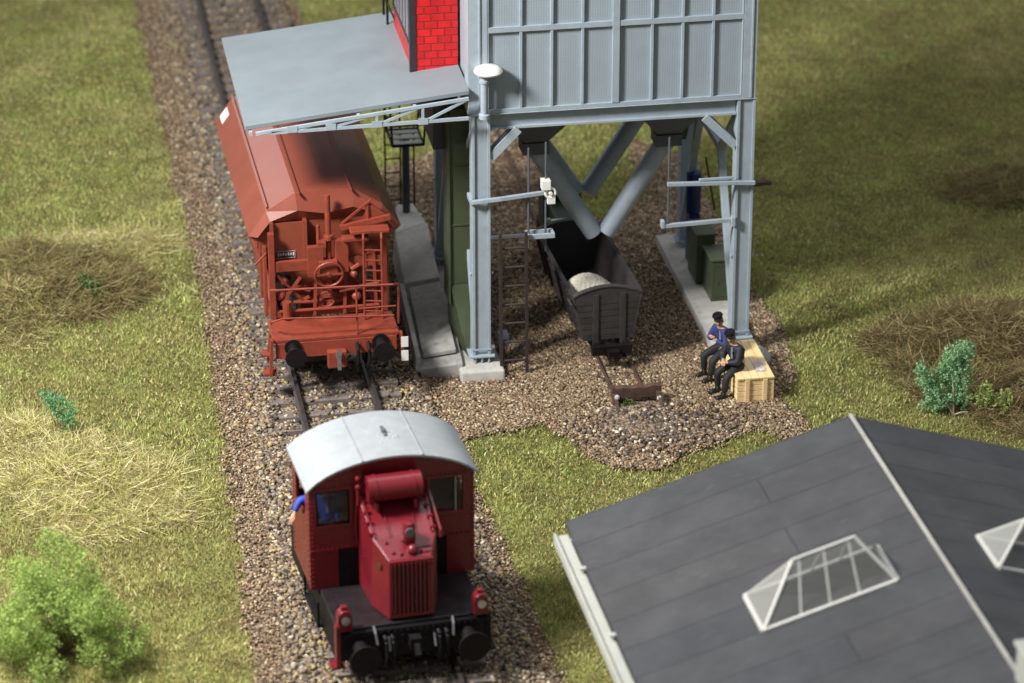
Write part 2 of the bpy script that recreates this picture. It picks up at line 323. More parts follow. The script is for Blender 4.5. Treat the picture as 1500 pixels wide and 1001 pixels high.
def strands(cx, cy, rx, ry, hh, n, pal, name, label, cat, length=(.2, .8), wd=.010, flatness=.5, thick=1.0):
    """tangled thin curved fibres forming a low mound"""
    r = np.sqrt(rng.random(n)) * 1.0; a = rng.uniform(0, 6.283, n); x = cx + np.cos(a) * r * rx; y = cy + np.sin(a) * r * ry
    x = x + .25 * rx * noise2(x, y, 1.7, 33); y = y + .25 * ry * noise2(y, x, 1.9, 34); zt = hh * .85 * np.exp(-(r * 1.35) ** 2) * np.clip(.8 + .75 * noise2(x, y, 2.4, 31), .1, 2); z = zt * rng.random(n) ** .6
    th = rng.uniform(0, 6.283, n); ph = rng.normal(.08, flatness * .7, n); L = rng.uniform(*length, n)
    d = np.stack([np.cos(th) * np.cos(ph), np.sin(th) * np.cos(ph), np.sin(ph)], -1); bend = rng.normal(0, .8, (n, 3)); bend[:, 2] -= .3
    P = []
    for s in np.linspace(-.5, .5, 5): P.append(np.stack([x, y, z], -1) + d * (L * s)[:, None] + bend * (L * (s * s))[:, None])
    P = np.stack(P, 1); P[..., 2] = np.maximum(P[..., 2], .02)
    side = np.cross(d, rng.normal(0, 1, (n, 3))); side /= np.linalg.norm(side, axis=1)[:, None]; side *= wd / 2
    V = np.concatenate([P - side[:, None], P + side[:, None]], 1).reshape(-1, 3); b = (np.arange(n) * 10)[:, None]
    F = np.concatenate([np.concatenate([b + i, b + i + 1, b + 6 + i, b + 5 + i], 1) for i in range(4)])
    pal = np.array(pal); c = pal[rng.choice(len(pal), n)] * rng.uniform(.6, 1.35, (n, 1))
    return V, F, np.repeat(c, 10, 0)
def tangle(parts, name, label, cat, kind=None, group=None):
    Vs, Fs, Cs, o = [], [], [], 0
    for V, F, C in parts: Vs.append(V); Fs.append(F + o); Cs.append(C); o += len(V)
    return tag(arrmesh(name, np.concatenate(Vs), np.concatenate(Fs), GRASS, np.concatenate(Cs)), label, cat, kind=kind, group=group)
DRY = [(.29, .22, .11), (.18, .135, .065), (.42, .34, .17), (.15, .14, .055), (.32, .32, .11)]
DRYG = [(.52, .50, .19), (.64, .58, .28), (.42, .44, .14), (.36, .29, .14), (.75, .68, .42)]
tangle([strands(-7.75, 7.2, 1.5, 1.9, .95, 15000, DRY, '', '', ''), strands(-9.3, 5.8, 1.3, 1.7, .8, 10000, DRY + DRYG[:2], '', '', '')], 'dry_thicket', 'tangled brown dry scrub with a dark hollow beside the track', 'scrub')
tangle([strands(-7.0, 9.0, 1.6, 1.0, .35, 7000, DRYG, '', '', '')], 'dry_grass_tuft', 'yellow matted grass tuft reaching to the ballast edge', 'dry grass')
tangle([strands(-7.6, -2.3, 1.6, 2.0, .45, 12000, DRYG, '', '', ''), strands(-8.9, -.6, 1.2, 1.6, .4, 7000, DRYG, '', '', '')], 'straw_patch', 'pale straw coloured grass lying flat behind the bright bush', 'dry grass')
tangle([strands(10.6, 1.1, 2.0, 2.0, .75, 16000, DRY[:4], '', '', ''), strands(9.5, -.2, 1.2, 1.3, .4, 8000, DRY, '', '', ''), strands(11.3, -2.0, 1.6, 1.5, .6, 10000, DRY[:3] + DRYG[3:4], '', '', '')], 'brown_thicket', 'brown tangled dry scrub at the right behind the small green shrubs', 'scrub')
tangle([strands(13.5, 9.0, 1.3, 1.2, .45, 3000, DRY, '', '', '')], 'far_scrub', 'low brown scrub tuft near the right border of the meadow', 'scrub')
# ------------------------------------------------------------------ bushes
FOL = attr_mat('foliage_flock', .85, .12, .25)
def foliage(centers, per, size, c1, c2, name, parent, clump=.22, squash=1.):
    P = []; C = []
    for (c, r) in centers:
        n = int(per * r * r * 14 * (11 if size < .025 else 7)); d = rng.normal(0, 1, (n, 3)); d /= np.linalg.norm(d, axis=1)[:, None]
        rr = r * rng.uniform(.55, 1.08, n) * (1 + .22 * np.sin(d[:, 0] * 7 + c[0] * 9) * np.sin(d[:, 1] * 6 + c[1] * 7) + .18 * np.sin(d[:, 2] * 9 + c[2] * 5))
        ns = max(10, int(150 * r * r * 7)); pick = rng.integers(0, ns, n); sd_ = d[:ns] if len(d) >= ns else d; pick = pick % len(sd_); p = np.array(c) + (sd_ * rr[:len(sd_), None])[pick] * np.array([1, 1, squash]) + rng.normal(0, .022 + .03 * r, (n, 3)); P.append(p[p[:, 2] > .02])
    P = np.concatenate(P); n = len(P); t = rng.random((n, 1)); C = np.array(c1) * (1 - t) + np.array(c2) * t; C = C * rng.uniform(.75, 1.25, (n, 1))
    u = rng.normal(0, 1, (n, 3)); u /= np.linalg.norm(u, axis=1)[:, None]; v = np.cross(u, rng.normal(0, 1, (n, 3))); v /= np.linalg.norm(v, axis=1)[:, None]
    s = size * rng.uniform(.5, 1.3, (n, 1)); V = np.stack([P - u * s, P + v * s * .55, P + u * s, P - v * s * .55], 1).reshape(-1, 3)
    off = ORG[parent.name]; V = V - np.array(off)
    return arrmesh(name, V, np.arange(n * 4).reshape(-1, 4), FOL, np.repeat(C, 4, 0), parent)
def branches(root, tips, r0, mat_, parent, name='stem'):
    b = MB()
    for t in tips:
        m = (Vector(root) + Vector(t)) / 2 + Vector((rng.normal(0, .05), rng.normal(0, .05), .05)); b.cyl(root, m, r0, 6, r0 * .7); b.cyl(m, t, r0 * .7, 6, r0 * .35)
    return b.build(name, mat_, parent)
TWIG = mat('twig', (.16, .11, .06), .8); TWIGP = mat('pale_twig', (.45, .40, .28), .8)
t = thing('leafy_bush', 'large bright green foam bush in the lower left corner', 'bush', (-8.55, -8.3, 0))
cs = []
for k in range(44):
    a = random.uniform(0, 6.28); q = random.random() ** .5; zc = random.uniform(.15, 1.0)
    rad = 1.25 * (1 - zc * .38) * q
    cs.append(((-8.72 + math.cos(a) * rad * 1.05, -8.5 + math.sin(a) * rad, .15 + zc * 1.15), random.uniform(.18, .36)))
cs += [((-8.55, -8.0, 1.75), .36), ((-8.75, -7.9, 1.95), .26), ((-8.35, -8.3, 1.6), .35), ((-9.1, -8.4, 1.5), .4), ((-8.2, -8.6, 1.15), .38), ((-7.75, -8.75, .75), .3), ((-7.55, -9.1, .5), .26), ((-7.95, -9.3, .4), .3), ((-9.6, -8.8, .9), .45), ((-7.5, -9.0, .32), .22), ((-7.3, -8.6, .5), .16), ((-9.3, -7.6, 1.3), .3), ((-8.9, -7.3, 1.0), .3), ((-8.1, -7.9, 1.2), .22), ((-9.0, -9.6, .4), .35)]
foliage(cs, 62, .022, (.22, .33, .07), (.44, .56, .18), 'crown', t); branches((-8.6, -8.4, 0), [((c[0][0] * .5 - 4.3), (c[0][1] * .5 - 4.2), c[0][2] * .5) for c in cs[::4]], .035, TWIG, t)
t = thing('green_shrub', 'small blue green shrub with pale forked twigs, right of the loading tower', 'shrub', (9.0, -1.75, 0))
cs = [((9.0 + a, -1.75 + b_, c), r) for a, b_, c, r in ((-.45, 0, .75, .17), (-.35, .1, .5, .2), (-.1, 0, .45, .24), (.15, 0, .35, .24), (.05, .1, .75, .2), (.2, .1, 1.0, .24), (.35, .15, 1.25, .2), (.1, .1, 1.2, .19), (-.05, .05, 1.0, .17), (.5, .2, 1.15, .15), (.25, -.05, .6, .22), (-.4, -.1, .25, .16), (.12, .05, .85, .24), (-.25, .05, .62, .2), (-.55, 0, .95, .15), (.3, .1, .85, .2), (-.2, -.1, .3, .22), (.3, -.1, .3, .2))]
foliage(cs, 120, .028, (.22, .42, .21), (.40, .62, .36), 'crown', t); branches((9.1, -1.95, 0), [(9.0, -1.9, .35), (8.8, -1.9, .45), (9.35, -2.1, .12), (9.05, -1.75, 1.0), (9.3, -1.65, 1.2)], .02, TWIGP, t)
t = thing('yellow_shrub', 'tiny yellow green shrub at the right, just above the dark roof', 'shrub', (9.85, -2.1, 0))
cs = [((9.85 + a, -2.1 + b_, c), r) for a, b_, c, r in ((-.22, 0, .4, .2), (-.05, .05, .3, .17), (.12, -.02, .2, .2), (.25, 0, .4, .15), (.1, -.1, .15, .17), (-.15, .1, .55, .13))]
foliage(cs, 120, .028, (.26, .34, .09), (.46, .52, .2), 'crown', t); branches((9.85, -2.1, 0), [c[0] for c in cs], .015, TWIG, t)
t = thing('teal_shrub', 'small blue green sprig standing in the straw grass at the left', 'shrub', (-8.3, -.1, 0))
cs = [((-8.4, 0, .75), .2), ((-8.25, -.05, .6), .22), ((-8.15, -.15, .45), .2), ((-8.5, .1, .85), .15)]
foliage(cs, 80, .028, (.10, .28, .13), (.2, .42, .2), 'crown', t); branches((-8.3, -.1, 0), [c[0] for c in cs], .015, TWIG, t)
t = thing('dark_shrub', 'dark green sprig inside the hollow of the brown scrub at the left', 'shrub', (-7.3, 6.0, 0))
cs = [((-7.3, 6.1, .35), .22), ((-7.45, 6.2, .55), .16), ((-9.3, 8.2, .4), .15)]
foliage(cs[:2], 60, .04, (.06, .15, .05), (.12, .22, .07), 'crown', t); branches((-7.3, 6.1, 0), [c[0] for c in cs[:2]], .015, TWIG, t)

# ------------------------------------------------------------------ standard gauge track
t = thing('railway_track', 'standard gauge track with weathered grey sleepers in stone ballast', 'railway track', (-2.85, 0, 0))
for xr in (-3.60, -2.10):
    m = MB(); m.prism([(xr - .07, .21), (xr + .07, .21), (xr + .07, .225), (xr + .015, .245), (xr + .015, .31), (xr + .036, .32), (xr + .036, .355), (xr - .036, .355), (xr - .036, .32), (xr - .015, .31), (xr - .015, .245), (xr - .07, .225)], -20, 45); m.build('rail', RAILM, t)
sl = MB(); sl.bx(-4.15, -1.55, -.13, .13, .06, .20)
for xr in (-3.60, -2.10): sl.bx(xr - .15, xr + .15, -.08, .08, .2, .212); sl.cyl((xr - .11, 0, .21), (xr - .11, 0, .245), .022, 6); sl.cyl((xr + .11, 0, .21), (xr + .11, 0, .245), .022, 6)
s0 = sl.build('sleeper', SLEEP, t, .012)
first = True
for i in range(-24, 52):
    yk = .46 + .62 * i
    s = s0 if first else s0.copy()
    if not first: S.collection.objects.link(s); s.parent = t
    first = False
    s.location = (random.uniform(-.04, .04), yk, random.uniform(-.008, .01)); s.rotation_euler = (0, 0, random.uniform(-.012, .012))

# ------------------------------------------------------------------ narrow gauge track
t = thing('narrow_gauge_track', 'rusty narrow gauge track half buried in gravel under the hoppers', 'railway track', (2.93, 4, 0))
for xr in (2.63, 3.25):
    m = MB(); m.prism([(xr - .04, .03), (xr + .04, .03), (xr + .012, .05), (xr + .012, .085), (xr + .024, .09), (xr + .024, .115), (xr - .024, .115), (xr - .024, .09), (xr - .012, .085), (xr - .012, .05)], -.3, 22); m.build('rail', RUST, t)
sl = MB(); sl.bx(2.35, 3.53, -.07, .07, .0, .055); s0 = sl.build('sleeper', RUST, t, .01)
for i in range(0, 24):
    s = s0 if i == 0 else s0.copy()
    if i: S.collection.objects.link(s); s.parent = t
    s.location = (0, -.05 + .92 * i - 0.0, 0)
t = thing('buffer_stop', 'rusty brown buffer beam on short posts ending the narrow track', 'buffer stop', (3.0, -.45, 0))
m = MB(); m.prism([(2.52, .16), (3.52, .16), (3.53, .40), (3.35, .43), (3.2, .39), (3.05, .41), (2.9, .39), (2.75, .42), (2.6, .40), (2.52, .44)], -.5, -.36); m.build('beam', RUST, t, .015)
for xx_ in (2.58, 3.46): q = MB(); q.bx(xx_ - .05, xx_ + .05, -.62, -.5, 0, .30); q.bar((xx_, -.6, .25), (xx_, -.95, .0), .07, .07); q.build('post', RUST, t, .01)
m = MB(); m.sph((2.6, -.64, .28), .055, 8, 6); m.sph((3.46, -.64, .2), .06, 8, 6); m.build('bolt_cap', CONC, t)
t = thing('weed_tuft', 'little green weed growing behind the rusty buffer beam', 'weed', (2.8, -.7, 0))
foliage([((2.8, -.72, .16), .11), ((2.92, -.75, .14), .08)], 90, .03, (.05, .12, .03), (.12, .2, .05), 'leaves', t)
branches((2.8, -.72, 0), [(2.78, -.7, .18), (2.9, -.75, .15)], .01, TWIG, t)

# ------------------------------------------------------------------ loading tower
BMAT = None
def corrugated(name, c):
    m, t, b = nt(name); N = t.nodes; L = t.links; tc = N.new('ShaderNodeTexCoord')
    w1 = N.new('ShaderNodeTexWave'); w1.wave_type = 'BANDS'; w1.bands_direction = 'X'; w1.inputs['Scale'].default_value = 6.5; w1.inputs['Distortion'].default_value = .6; w1.inputs['Detail'].default_value = 2
    w2 = N.new('ShaderNodeTexWave'); w2.wave_type = 'BANDS'; w2.bands_direction = 'Z'; w2.inputs['Scale'].default_value = 5; w2.inputs['Distortion'].default_value = 1
    n1 = N.new('ShaderNodeTexNoise'); n1.inputs['Scale'].default_value = 2; n1.inputs['Detail'].default_value = 8
    for q in (w1, w2, n1): L.new(tc.outputs['Object'], q.inputs['Vector'])
    mm = N.new('ShaderNodeMath'); mm.operation = 'ADD'; m2 = N.new('ShaderNodeMath'); m2.operation = 'MULTIPLY'; m2.inputs[1].default_value = .35
    L.new(w2.outputs['Fac'], m2.inputs[0]); L.new(w1.outputs['Fac'], mm.inputs[0]); L.new(m2.outputs[0], mm.inputs[1])
    mx = N.new('ShaderNodeMixRGB'); mx.inputs[1].default_value = (*[q * .86 for q in c], 1); mx.inputs[2].default_value = (*[q * 1.1 for q in c], 1); L.new(n1.outputs[0], mx.inputs[0])
    my = N.new('ShaderNodeMixRGB'); my.blend_type = 'MULTIPLY'; my.inputs[0].default_value = .06; L.new(mx.outputs[0], my.inputs[1]); L.new(mm.outputs[0], my.inputs[2]); L.new(my.outputs[0], b.inputs['Base Color'])
    bp = N.new('ShaderNodeBump'); bp.inputs['Strength'].default_value = .10; bp.inputs['Distance'].default_value = .02; L.new(mm.outputs[0], bp.inputs['Height']); L.new(bp.outputs[0], b.inputs['Normal'])
    setv(b, 'Roughness', .45); return m
PANEL = corrugated('bin_panel_grey', (.315, .375, .43))
TW = thing('loading_tower', 'tall grey steel loading bunker on four columns over the narrow track', 'loading tower', (2.89, 4.0, 0))
XL, XR, YF, YB = .23, 5.555, 1.60, 6.62
def column(x, y):
    c = MB(); c.bx(x - .185, x - .125, y - .16, y + .16, .42, 5.595); c.bx(x + .125, x + .185, y - .16, y + .16, .42, 5.595); c.bx(x - .124, x + .124, y - .12, y - .07, .42, 5.595)
    c.bx(x - .26, x + .26, y - .22, y + .2, .38, .42)
    for q in (-.14, 0, .14): c.bx(x + q - .02, x + q + .02, y - .19, y - .165, .26, .379)
    c.bx(x - .2, x + .2, y - .175, y - .162, .52, .56); c.cyl((x + .2, y - .1, 2.2), (x + .24, y - .1, 2.2), .035, 8); c.cyl((x - .2, y - .1, 2.2), (x - .24, y - .1, 2.2), .035, 8)
    return c.build('column', GREY, TW, .008)
for x_ in (XL, XR):
    for y_ in (YF, YB): column(x_, y_)
# beams
def channel(a, b, h=.34, w=.18):
    c = MB(); a = Vector(a); b = Vector(b); d = (b - a).normalized(); s = d.cross(Vector((0, 0, 1))) * 1.0
    c.bar(a + Vector((0, 0, h / 2 - .02)), b + Vector((0, 0, h / 2 - .02)), w, .04); c.bar(a - Vector((0, 0, h / 2 - .025)), b - Vector((0, 0, h / 2 - .025)), w, .05)
    c.bar(a, b, .05, h - .06); return c
zB = 5.42
for a, b_ in (((.43, YF, zB), (5.36, YF, zB)), ((.43, YB, zB), (5.36, YB, zB)), ((XL, YF + .2, zB), (XL, YB - .2, zB)), ((XR, YF + .2, zB), (XR, YB - .2, zB)), ((2.9, YF + .2, zB), (2.9, YB - .2, zB))): channel(a, b_).build('beam', GREY, TW, .006)
for (a, b_) in (((.42, YF, 4.66), (.98, YF, 5.24)), ((5.36, YF, 4.60), (4.72, YF, 5.24)), ((.42, YB, 4.66), (.98, YB, 5.24)), ((5.36, YB, 4.60), (4.72, YB, 5.24))):
    k = MB(); k.bar(Vector(a) + Vector((0, -.1, 0)), Vector(b_) + Vector((0, -.1, 0)), .04, .17); k.bar(Vector(a) + Vector((0, .1, 0)), Vector(b_) + Vector((0, .1, 0)), .04, .17); k.bar(a, b_, .16, .05); k.build('knee_brace', GREY, TW)
for xs_ in (XL - .08, XR - .1):
    for (a, b_) in (((YF + .12, .9), (3.15, 3.9)), ((YB - .12, .9), (5.05, 3.9)), ((3.15, 3.9), (YF + .14, 5.2)), ((5.05, 3.9), (YB - .14, 5.2))):
        k = MB(); k.bar((xs_, a[0], a[1]), (xs_, b_[0], b_[1]), .12, .15, (1, 0, 0)); k.build('side_brace', GREY, TW, .006)
    k = MB(); k.bar((xs_, 3.15, 3.9), (xs_, 5.05, 3.9), .12, .14, (0, 0, 1)); k.build('side_strut', GREY, TW, .006)
# bin
b0 = MB(); b0.bx(.03, 5.69, 1.50, 6.75, 5.66, 9.7); BIN = b0.build('bin', PANEL, TW)
fr = MB()
fr.bx(0.0, .36, 1.43, 1.497, 5.62, 9.7); fr.bx(5.45, 5.72, 1.43, 1.497, 5.62, 9.7)
fr.bx(.36, 5.45, 1.44, 1.497, 5.62, 5.70); 
for z in (7.34, 9.08): fr.bx(.36, 5.45, 1.435, 1.497, z - .055, z + .055)
fr.bx(2.83, 2.97, 1.425, 1.496, 5.70, 9.7)
fr.bx(-.02, .0, 1.43, 1.9, 5.62, 9.7); fr.bx(.18, .22, 1.405, 1.43, 5.64, 9.7); fr.bx(5.60, 5.64, 1.405, 1.43, 5.64, 9.7)
fr.bx(-.02, 5.74, 1.42, 6.8, 5.60, 5.618)
ribs = fr
for i in range(4):
    for x_ in (.38 + .03 + i * .61, 2.99 + .02 + i * .61):
        for (z0, z1) in ((5.70, 7.285), (7.395, 9.02)):
            if i > 0: ribs.bx(x_ - .028, x_ + .028, 1.442, 1.496, z0, z1)
for x_ in (.375, 5.43):
    ribs.bx(x_ - .012, x_ + .012, 1.437, 1.497, 5.7, 9.7)
for i in range(9):
    yk = 1.6 + i * .62; ribs.bx(5.693, 5.745, yk - .025, yk + .025, 5.7, 9.7)
fr.build('bin_frame', GREY, BIN, .005)
# hoppers and chutes
for (hx, hy) in ((1.55, 3.0), (4.28, 3.0), (1.55, 5.0), (4.28, 5.0)):
    h_ = MB(); h_.hexa([(hx - .24, hy - .24, 4.42), (hx + .24, hy - .24, 4.42), (hx + .24, hy + .24, 4.42), (hx - .24, hy + .24, 4.42), (hx - 1.15, hy - .95, 5.58), (hx + 1.15, hy - .95, 5.58), (hx + 1.15, hy + .95, 5.58), (hx - 1.15, hy + .95, 5.58)])
    h_.bx(hx - .27, hx + .27, hy - .27, hy + .27, 4.16, 4.41); h_.build('hopper', GREYD, TW, .01)  # same grey as the tower, with its shade put into the colour
def chute(a, b_):
    a = Vector(a); b_ = Vector(b_); c = MB(); d = (b_ - a).normalized(); n = 20; r = .19
    u = Vector((0, 1, 0)); v = d.cross(u).normalized(); 
    P = []; F = []
    for ri in (r, r - .025):
        for e in (a, b_):
            for i in range(n):
                t_ = 2 * math.pi * i / n; P.append(e + u * math.cos(t_) * ri + v * math.sin(t_) * ri)
    for i in range(n):
        j = (i + 1) % n; F += [(i, j, n + j, n + i), (2 * n + j, 2 * n + i, 3 * n + i, 3 * n + j), (n + i, n + j, 3 * n + j, 3 * n + i)]
    c.add(P, F); c.cyl(a + Vector((0, 0, -.1)), a + Vector((0, 0, .12)), .2, 14); return c.build('chute', GREY, TW, smooth=True)
for (a, b_) in (((1.62, 3, 4.15), (2.80, 3, 2.25)), ((4.22, 3, 4.15), (3.06, 3, 2.25)), ((1.62, 5, 4.15), (2.80, 5, 2.35)), ((4.22, 5, 4.15), (3.06, 5, 2.35))): chute(a, b_)
# arms, brackets, pull rods
def arm(pts, w_=.07):
    a = MB()
    for p, q in zip(pts[:-1], pts[1:]): a.bar(p, q, w_, w_ * 1.1)
    return a
yA = 1.36
m = arm([(.02, yA, 3.80), (.62, yA - .05, 3.86), (1.60, yA + .05, 3.90)], .075); m.bx(-.01, .05, yA, 1.76, 3.75, 3.86); m.build('bracket_arm', GREY, TW, .01)
m = MB(); m.ring((1.6, 1.36, 3.9), .10, .03, (0, 1, 0), 18); m.bx(1.42, 1.6, 1.30, 1.5, 3.98, 4.18); m.bx(1.54, 1.7, 1.34, 1.46, 3.66, 3.84); m.cyl((1.6, 1.3, 3.9), (1.6, 1.5, 3.9), .04, 10); m.build('valve_bracket', WHITE, TW, .008)
m = MB(); m.bx(1.12, 1.68, 1.28, 1.34, 2.96, 3.05); m.bx(1.12, 1.68, 1.50, 1.56, 2.96, 3.05); m.bx(1.12, 1.17, 1.34, 1.5, 2.96, 3.05); m.bx(1.63, 1.68, 1.34, 1.5, 2.96, 3.05); m.build('guide_plate', GREY, TW)
m = arm([(.42, 1.42, 3.0), (1.115, 1.42, 3.0)], .05); m.build('guide_arm', GREYD, TW)
m = arm([(5.75, yA, 3.83), (5.38, yA, 3.86), (3.96, yA, 3.92)], .075); m.bar((5.3, yA, 3.97), (4.6, yA, 3.97), .04, .06); m.build('bracket_arm', GREY, TW, .01)
m = arm([(5.36, yA + .1, 3.02), (3.92, yA + .05, 3.0)], .075); m.bx(3.86, 3.93, 1.36, 1.5, 2.96, 3.12); m.bx(5.3, 5.38, 1.36, 1.5, 2.9, 3.1); m.build('bracket_arm', GREY, TW, .01)
m = MB(); m.bar((5.75, 1.6, 3.7), (6.15, 1.7, 3.68), .12, .07); m.build('lever_plate', RUST, TW)
for (x_, y_, z0, z1) in ((1.17, 1.42, 2.72, 4.36 + .5), (1.52, 1.44, 2.62, 4.95), (4.0, 1.42, 2.98, 4.9)):
    m = MB(); m.cyl((x_, y_, z0), (x_, y_, z1), .022, 6); m.build('pull_rod', GREYD, TW)
# vent
m = MB(); m.lathe([(.11, 0), (.11, .08), (.075, .1), (.075, .72), (.10, .74), (.10, .79), (.07, .8), (.07, .92)], (.27, 1.28, 5.60), 20); v_ = m.build('vent_pipe', GREY, TW, smooth=True)
m = MB(); m.lathe([(.16, 0), (.26, .03), (.285, .07), (.26, .12), (.18, .165), (.06, .18)], (.35, 1.28, 6.50), 28); m.build('vent_cap', WHITE, v_, smooth=True)
# canopy
def cz(x): return 5.75 + (x + 4.3) * .105
m = MB()
m.hexa([(-4.40, 1.28, cz(-4.4) - .09), (-.02, 1.28, cz(-.02) - .09), (-.02, 6.28, cz(-.02) - .09), (-4.40, 6.28, cz(-4.4) - .09), (-4.40, 1.28, cz(-4.4)), (-.02, 1.28, cz(-.02)), (-.02, 6.28, cz(-.02)), (-4.40, 6.28, cz(-4.4))])
CAN = m.build('canopy_roof', CANOPY, TW, .01)
for yt in (1.2, 3.6, 6.0):
    m = MB(); zb = 5.62; tt = lambda x: cz(x) - .14
    m.bar((-.05, yt, zb + .03), (-3.9, yt, zb - .02), .06, .06); m.bar((-4.2, yt, tt(-4.2) - .02), (-.05, yt, tt(-.05)), .06, .06)
    m.bar((-3.9, yt, zb - .02), (-4.2, yt, tt(-4.2) - .02), .05, .05)
    for i, (x0, x1) in enumerate(((-.05, -.95), (-.95, -1.85), (-1.85, -2.75), (-2.75, -3.5))):
        m.bar((x0, yt, tt(x0)), (x1, yt, zb), .04, .05); m.bar((x1, yt, zb), (x1, yt, tt(x1)), .05, .05)
        m.bx(x1 - .1, x1 + .1, yt - .04, yt - .025, zb - .03, zb + .1)
    m.build('truss', GREY, TW)
m = MB(); m.bar((-4.3, 1.2, cz(-4.3) - .15), (-4.3, 6.2, cz(-4.3) - .15), .06, .08); m.bar((-2.2, 1.2, cz(-2.2) - .15), (-2.2, 6.2, cz(-2.2) - .15), .06, .08); m.bar((-1.1, 1.2, cz(-1.1) - .15), (-1.1, 6.2, cz(-1.1) - .15), .06, .08); m.build('purlin', GREY, TW)
# brick cabin
def brickmat():
    m, t, b = nt('bright_red_brick'); N = t.nodes; L = t.links; tc = N.new('ShaderNodeTexCoord'); sp = N.new('ShaderNodeSeparateXYZ'); L.new(tc.outputs['Object'], sp.inputs[0])
    ad = N.new('ShaderNodeMath'); ad.operation = 'ADD'; L.new(sp.outputs[0], ad.inputs[0]); L.new(sp.outputs[1], ad.inputs[1])
    cb = N.new('ShaderNodeCombineXYZ'); L.new(ad.outputs[0], cb.inputs[0]); L.new(sp.outputs[2], cb.inputs[1])
    br = N.new('ShaderNodeTexBrick'); br.inputs['Scale'].default_value = 1; br.inputs['Brick Width'].default_value = .27; br.inputs['Row Height'].default_value = .155; br.inputs['Mortar Size'].default_value = .013; br.inputs['Mortar Smooth'].default_value = .3
    br.inputs['Color1'].default_value = (.80, .02, .022, 1); br.inputs['Color2'].default_value = (.60, .014, .018, 1); br.inputs['Mortar'].default_value = (.36, .008, .010, 1)
    L.new(cb.outputs[0], br.inputs['Vector']); nb_ = N.new('ShaderNodeTexNoise'); nb_.inputs['Scale'].default_value = 4; nb_.inputs['Detail'].default_value = 6; L.new(tc.outputs['Object'], nb_.inputs[0]); mb_ = N.new('ShaderNodeMixRGB'); mb_.blend_type = 'MULTIPLY'; mb_.inputs[0].default_value = .5; L.new(br.outputs['Color'], mb_.inputs[1]); L.new(nb_.outputs[0], mb_.inputs[2]); L.new(mb_.outputs[0], b.inputs['Base Color']); setv(b, 'Roughness', .4)
    bp = N.new('ShaderNodeBump'); bp.invert = True; bp.inputs['Strength'].default_value = .8; bp.inputs['Distance'].default_value = .02; L.new(br.outputs['Fac'], bp.inputs['Height']); L.new(bp.outputs[0], b.inputs['Normal']); return m
BRICK = brickmat()
m = MB(); m.bx(-.86, -.025, 2.72, 2.80, 6.08, 9.7); m.bx(-.93, -.87, 2.82, 5.5, 6.06, 6.52); m.bx(-.86, -.025, 5.42, 5.5, 6.05, 9.7); CAB = m.build('brick_cabin', BRICK, TW)
m = MB(); m.bx(-.985, -.862, 2.70, 2.815, 6.05, 9.7); m.bx(-.95, -.87, 5.40, 5.50, 6.53, 9.7); m.bx(-.95, -.9, 2.83, 5.4, 6.523, 6.57); m.build('corner_post', mat('dark_bronze', (.03, .022, .028), .4), CAB)
m = MB(); m.bx(-.925, -.905, 2.83, 5.39, 6.573, 9.7); WIN = m.build('window', glass('cabin_glass', (.28, .29, .32), .75, .25), CAB)
m = MB()
for i in range(1, 6): m.bx(-.94, -.926, 2.83 + i * .43 - .015, 2.83 + i * .43 + .015, 6.573, 9.7)
m.bx(-.94, -.926, 2.83, 5.39, 7.55, 7.6); m.build('glazing_bar', mat('bar_grey', (.09, .09, .11), .4), WIN)
m = MB(); m.bx(-.86, -.03, 2.82, 5.41, 6.1, 6.14); m.build('cabin_floor', GREYD, CAB)
m = MB()
for yy_ in (5.55, 6.15): m.cyl((-1.05, yy_, cz(-1.05)), (-1.05, yy_, 7.6), .025, 6)
for zz_ in (6.55, 7.0, 7.5): m.cyl((-1.05, 5.55, zz_), (-1.05, 6.15, zz_), .02, 6)
m.cyl((-1.05, 5.55, 6.55), (-.9, 5.3, 6.2), .02, 6); m.build('railing', BLACK, TW)
m = MB(); m.bx(.02, 5.7, 1.52, 6.7, 9.7, 9.85); m.build('bin_roof', CANOPY, TW)

# foundations
t = thing('footing_block', 'pale concrete footing block under the left front column', 'concrete block', (.2, 1.5, 0))
m = MB(); m.hexa([(-.26, 1.03, 0), (.64, 1.03, 0), (.64, 2.1, 0), (-.26, 2.1, 0), (-.26, 1.06, .24), (.64, 1.06, .24), (.60, 2.1, .26), (-.22, 2.1, .26)]); tag(m.build('block', CONC, t, .04))
t = thing('concrete_strip', 'long concrete foundation strip behind the left front footing', 'foundation', (.2, 4.5, 0))
m = MB(); m.bx(-.12, .62, 2.14, 7.4, 0, .25); m.build('slab', CONC2, t, .02)
t = thing('foundation_strip', 'pale concrete foundation slab along the right columns', 'foundation', (5.4, 4, 0))
m = MB(); m.prism([(5.0, 1.35), (5.85, 1.15), (5.95, 3.6), (5.80, 7.2), (5.0, 7.2)], 0, .26, 'z'); m.build('slab', CONC, t, .02)
t = thing('footing_block', 'grey concrete footing lump under the right front column beside the yellow crate', 'concrete block', (5.9, .95, 0))
m = MB(); m.sph((5.78, 1.05, .1), .38, 16, 8, (.9, 1.1, .62)); m.build('lump', CONC2, t, smooth=True)

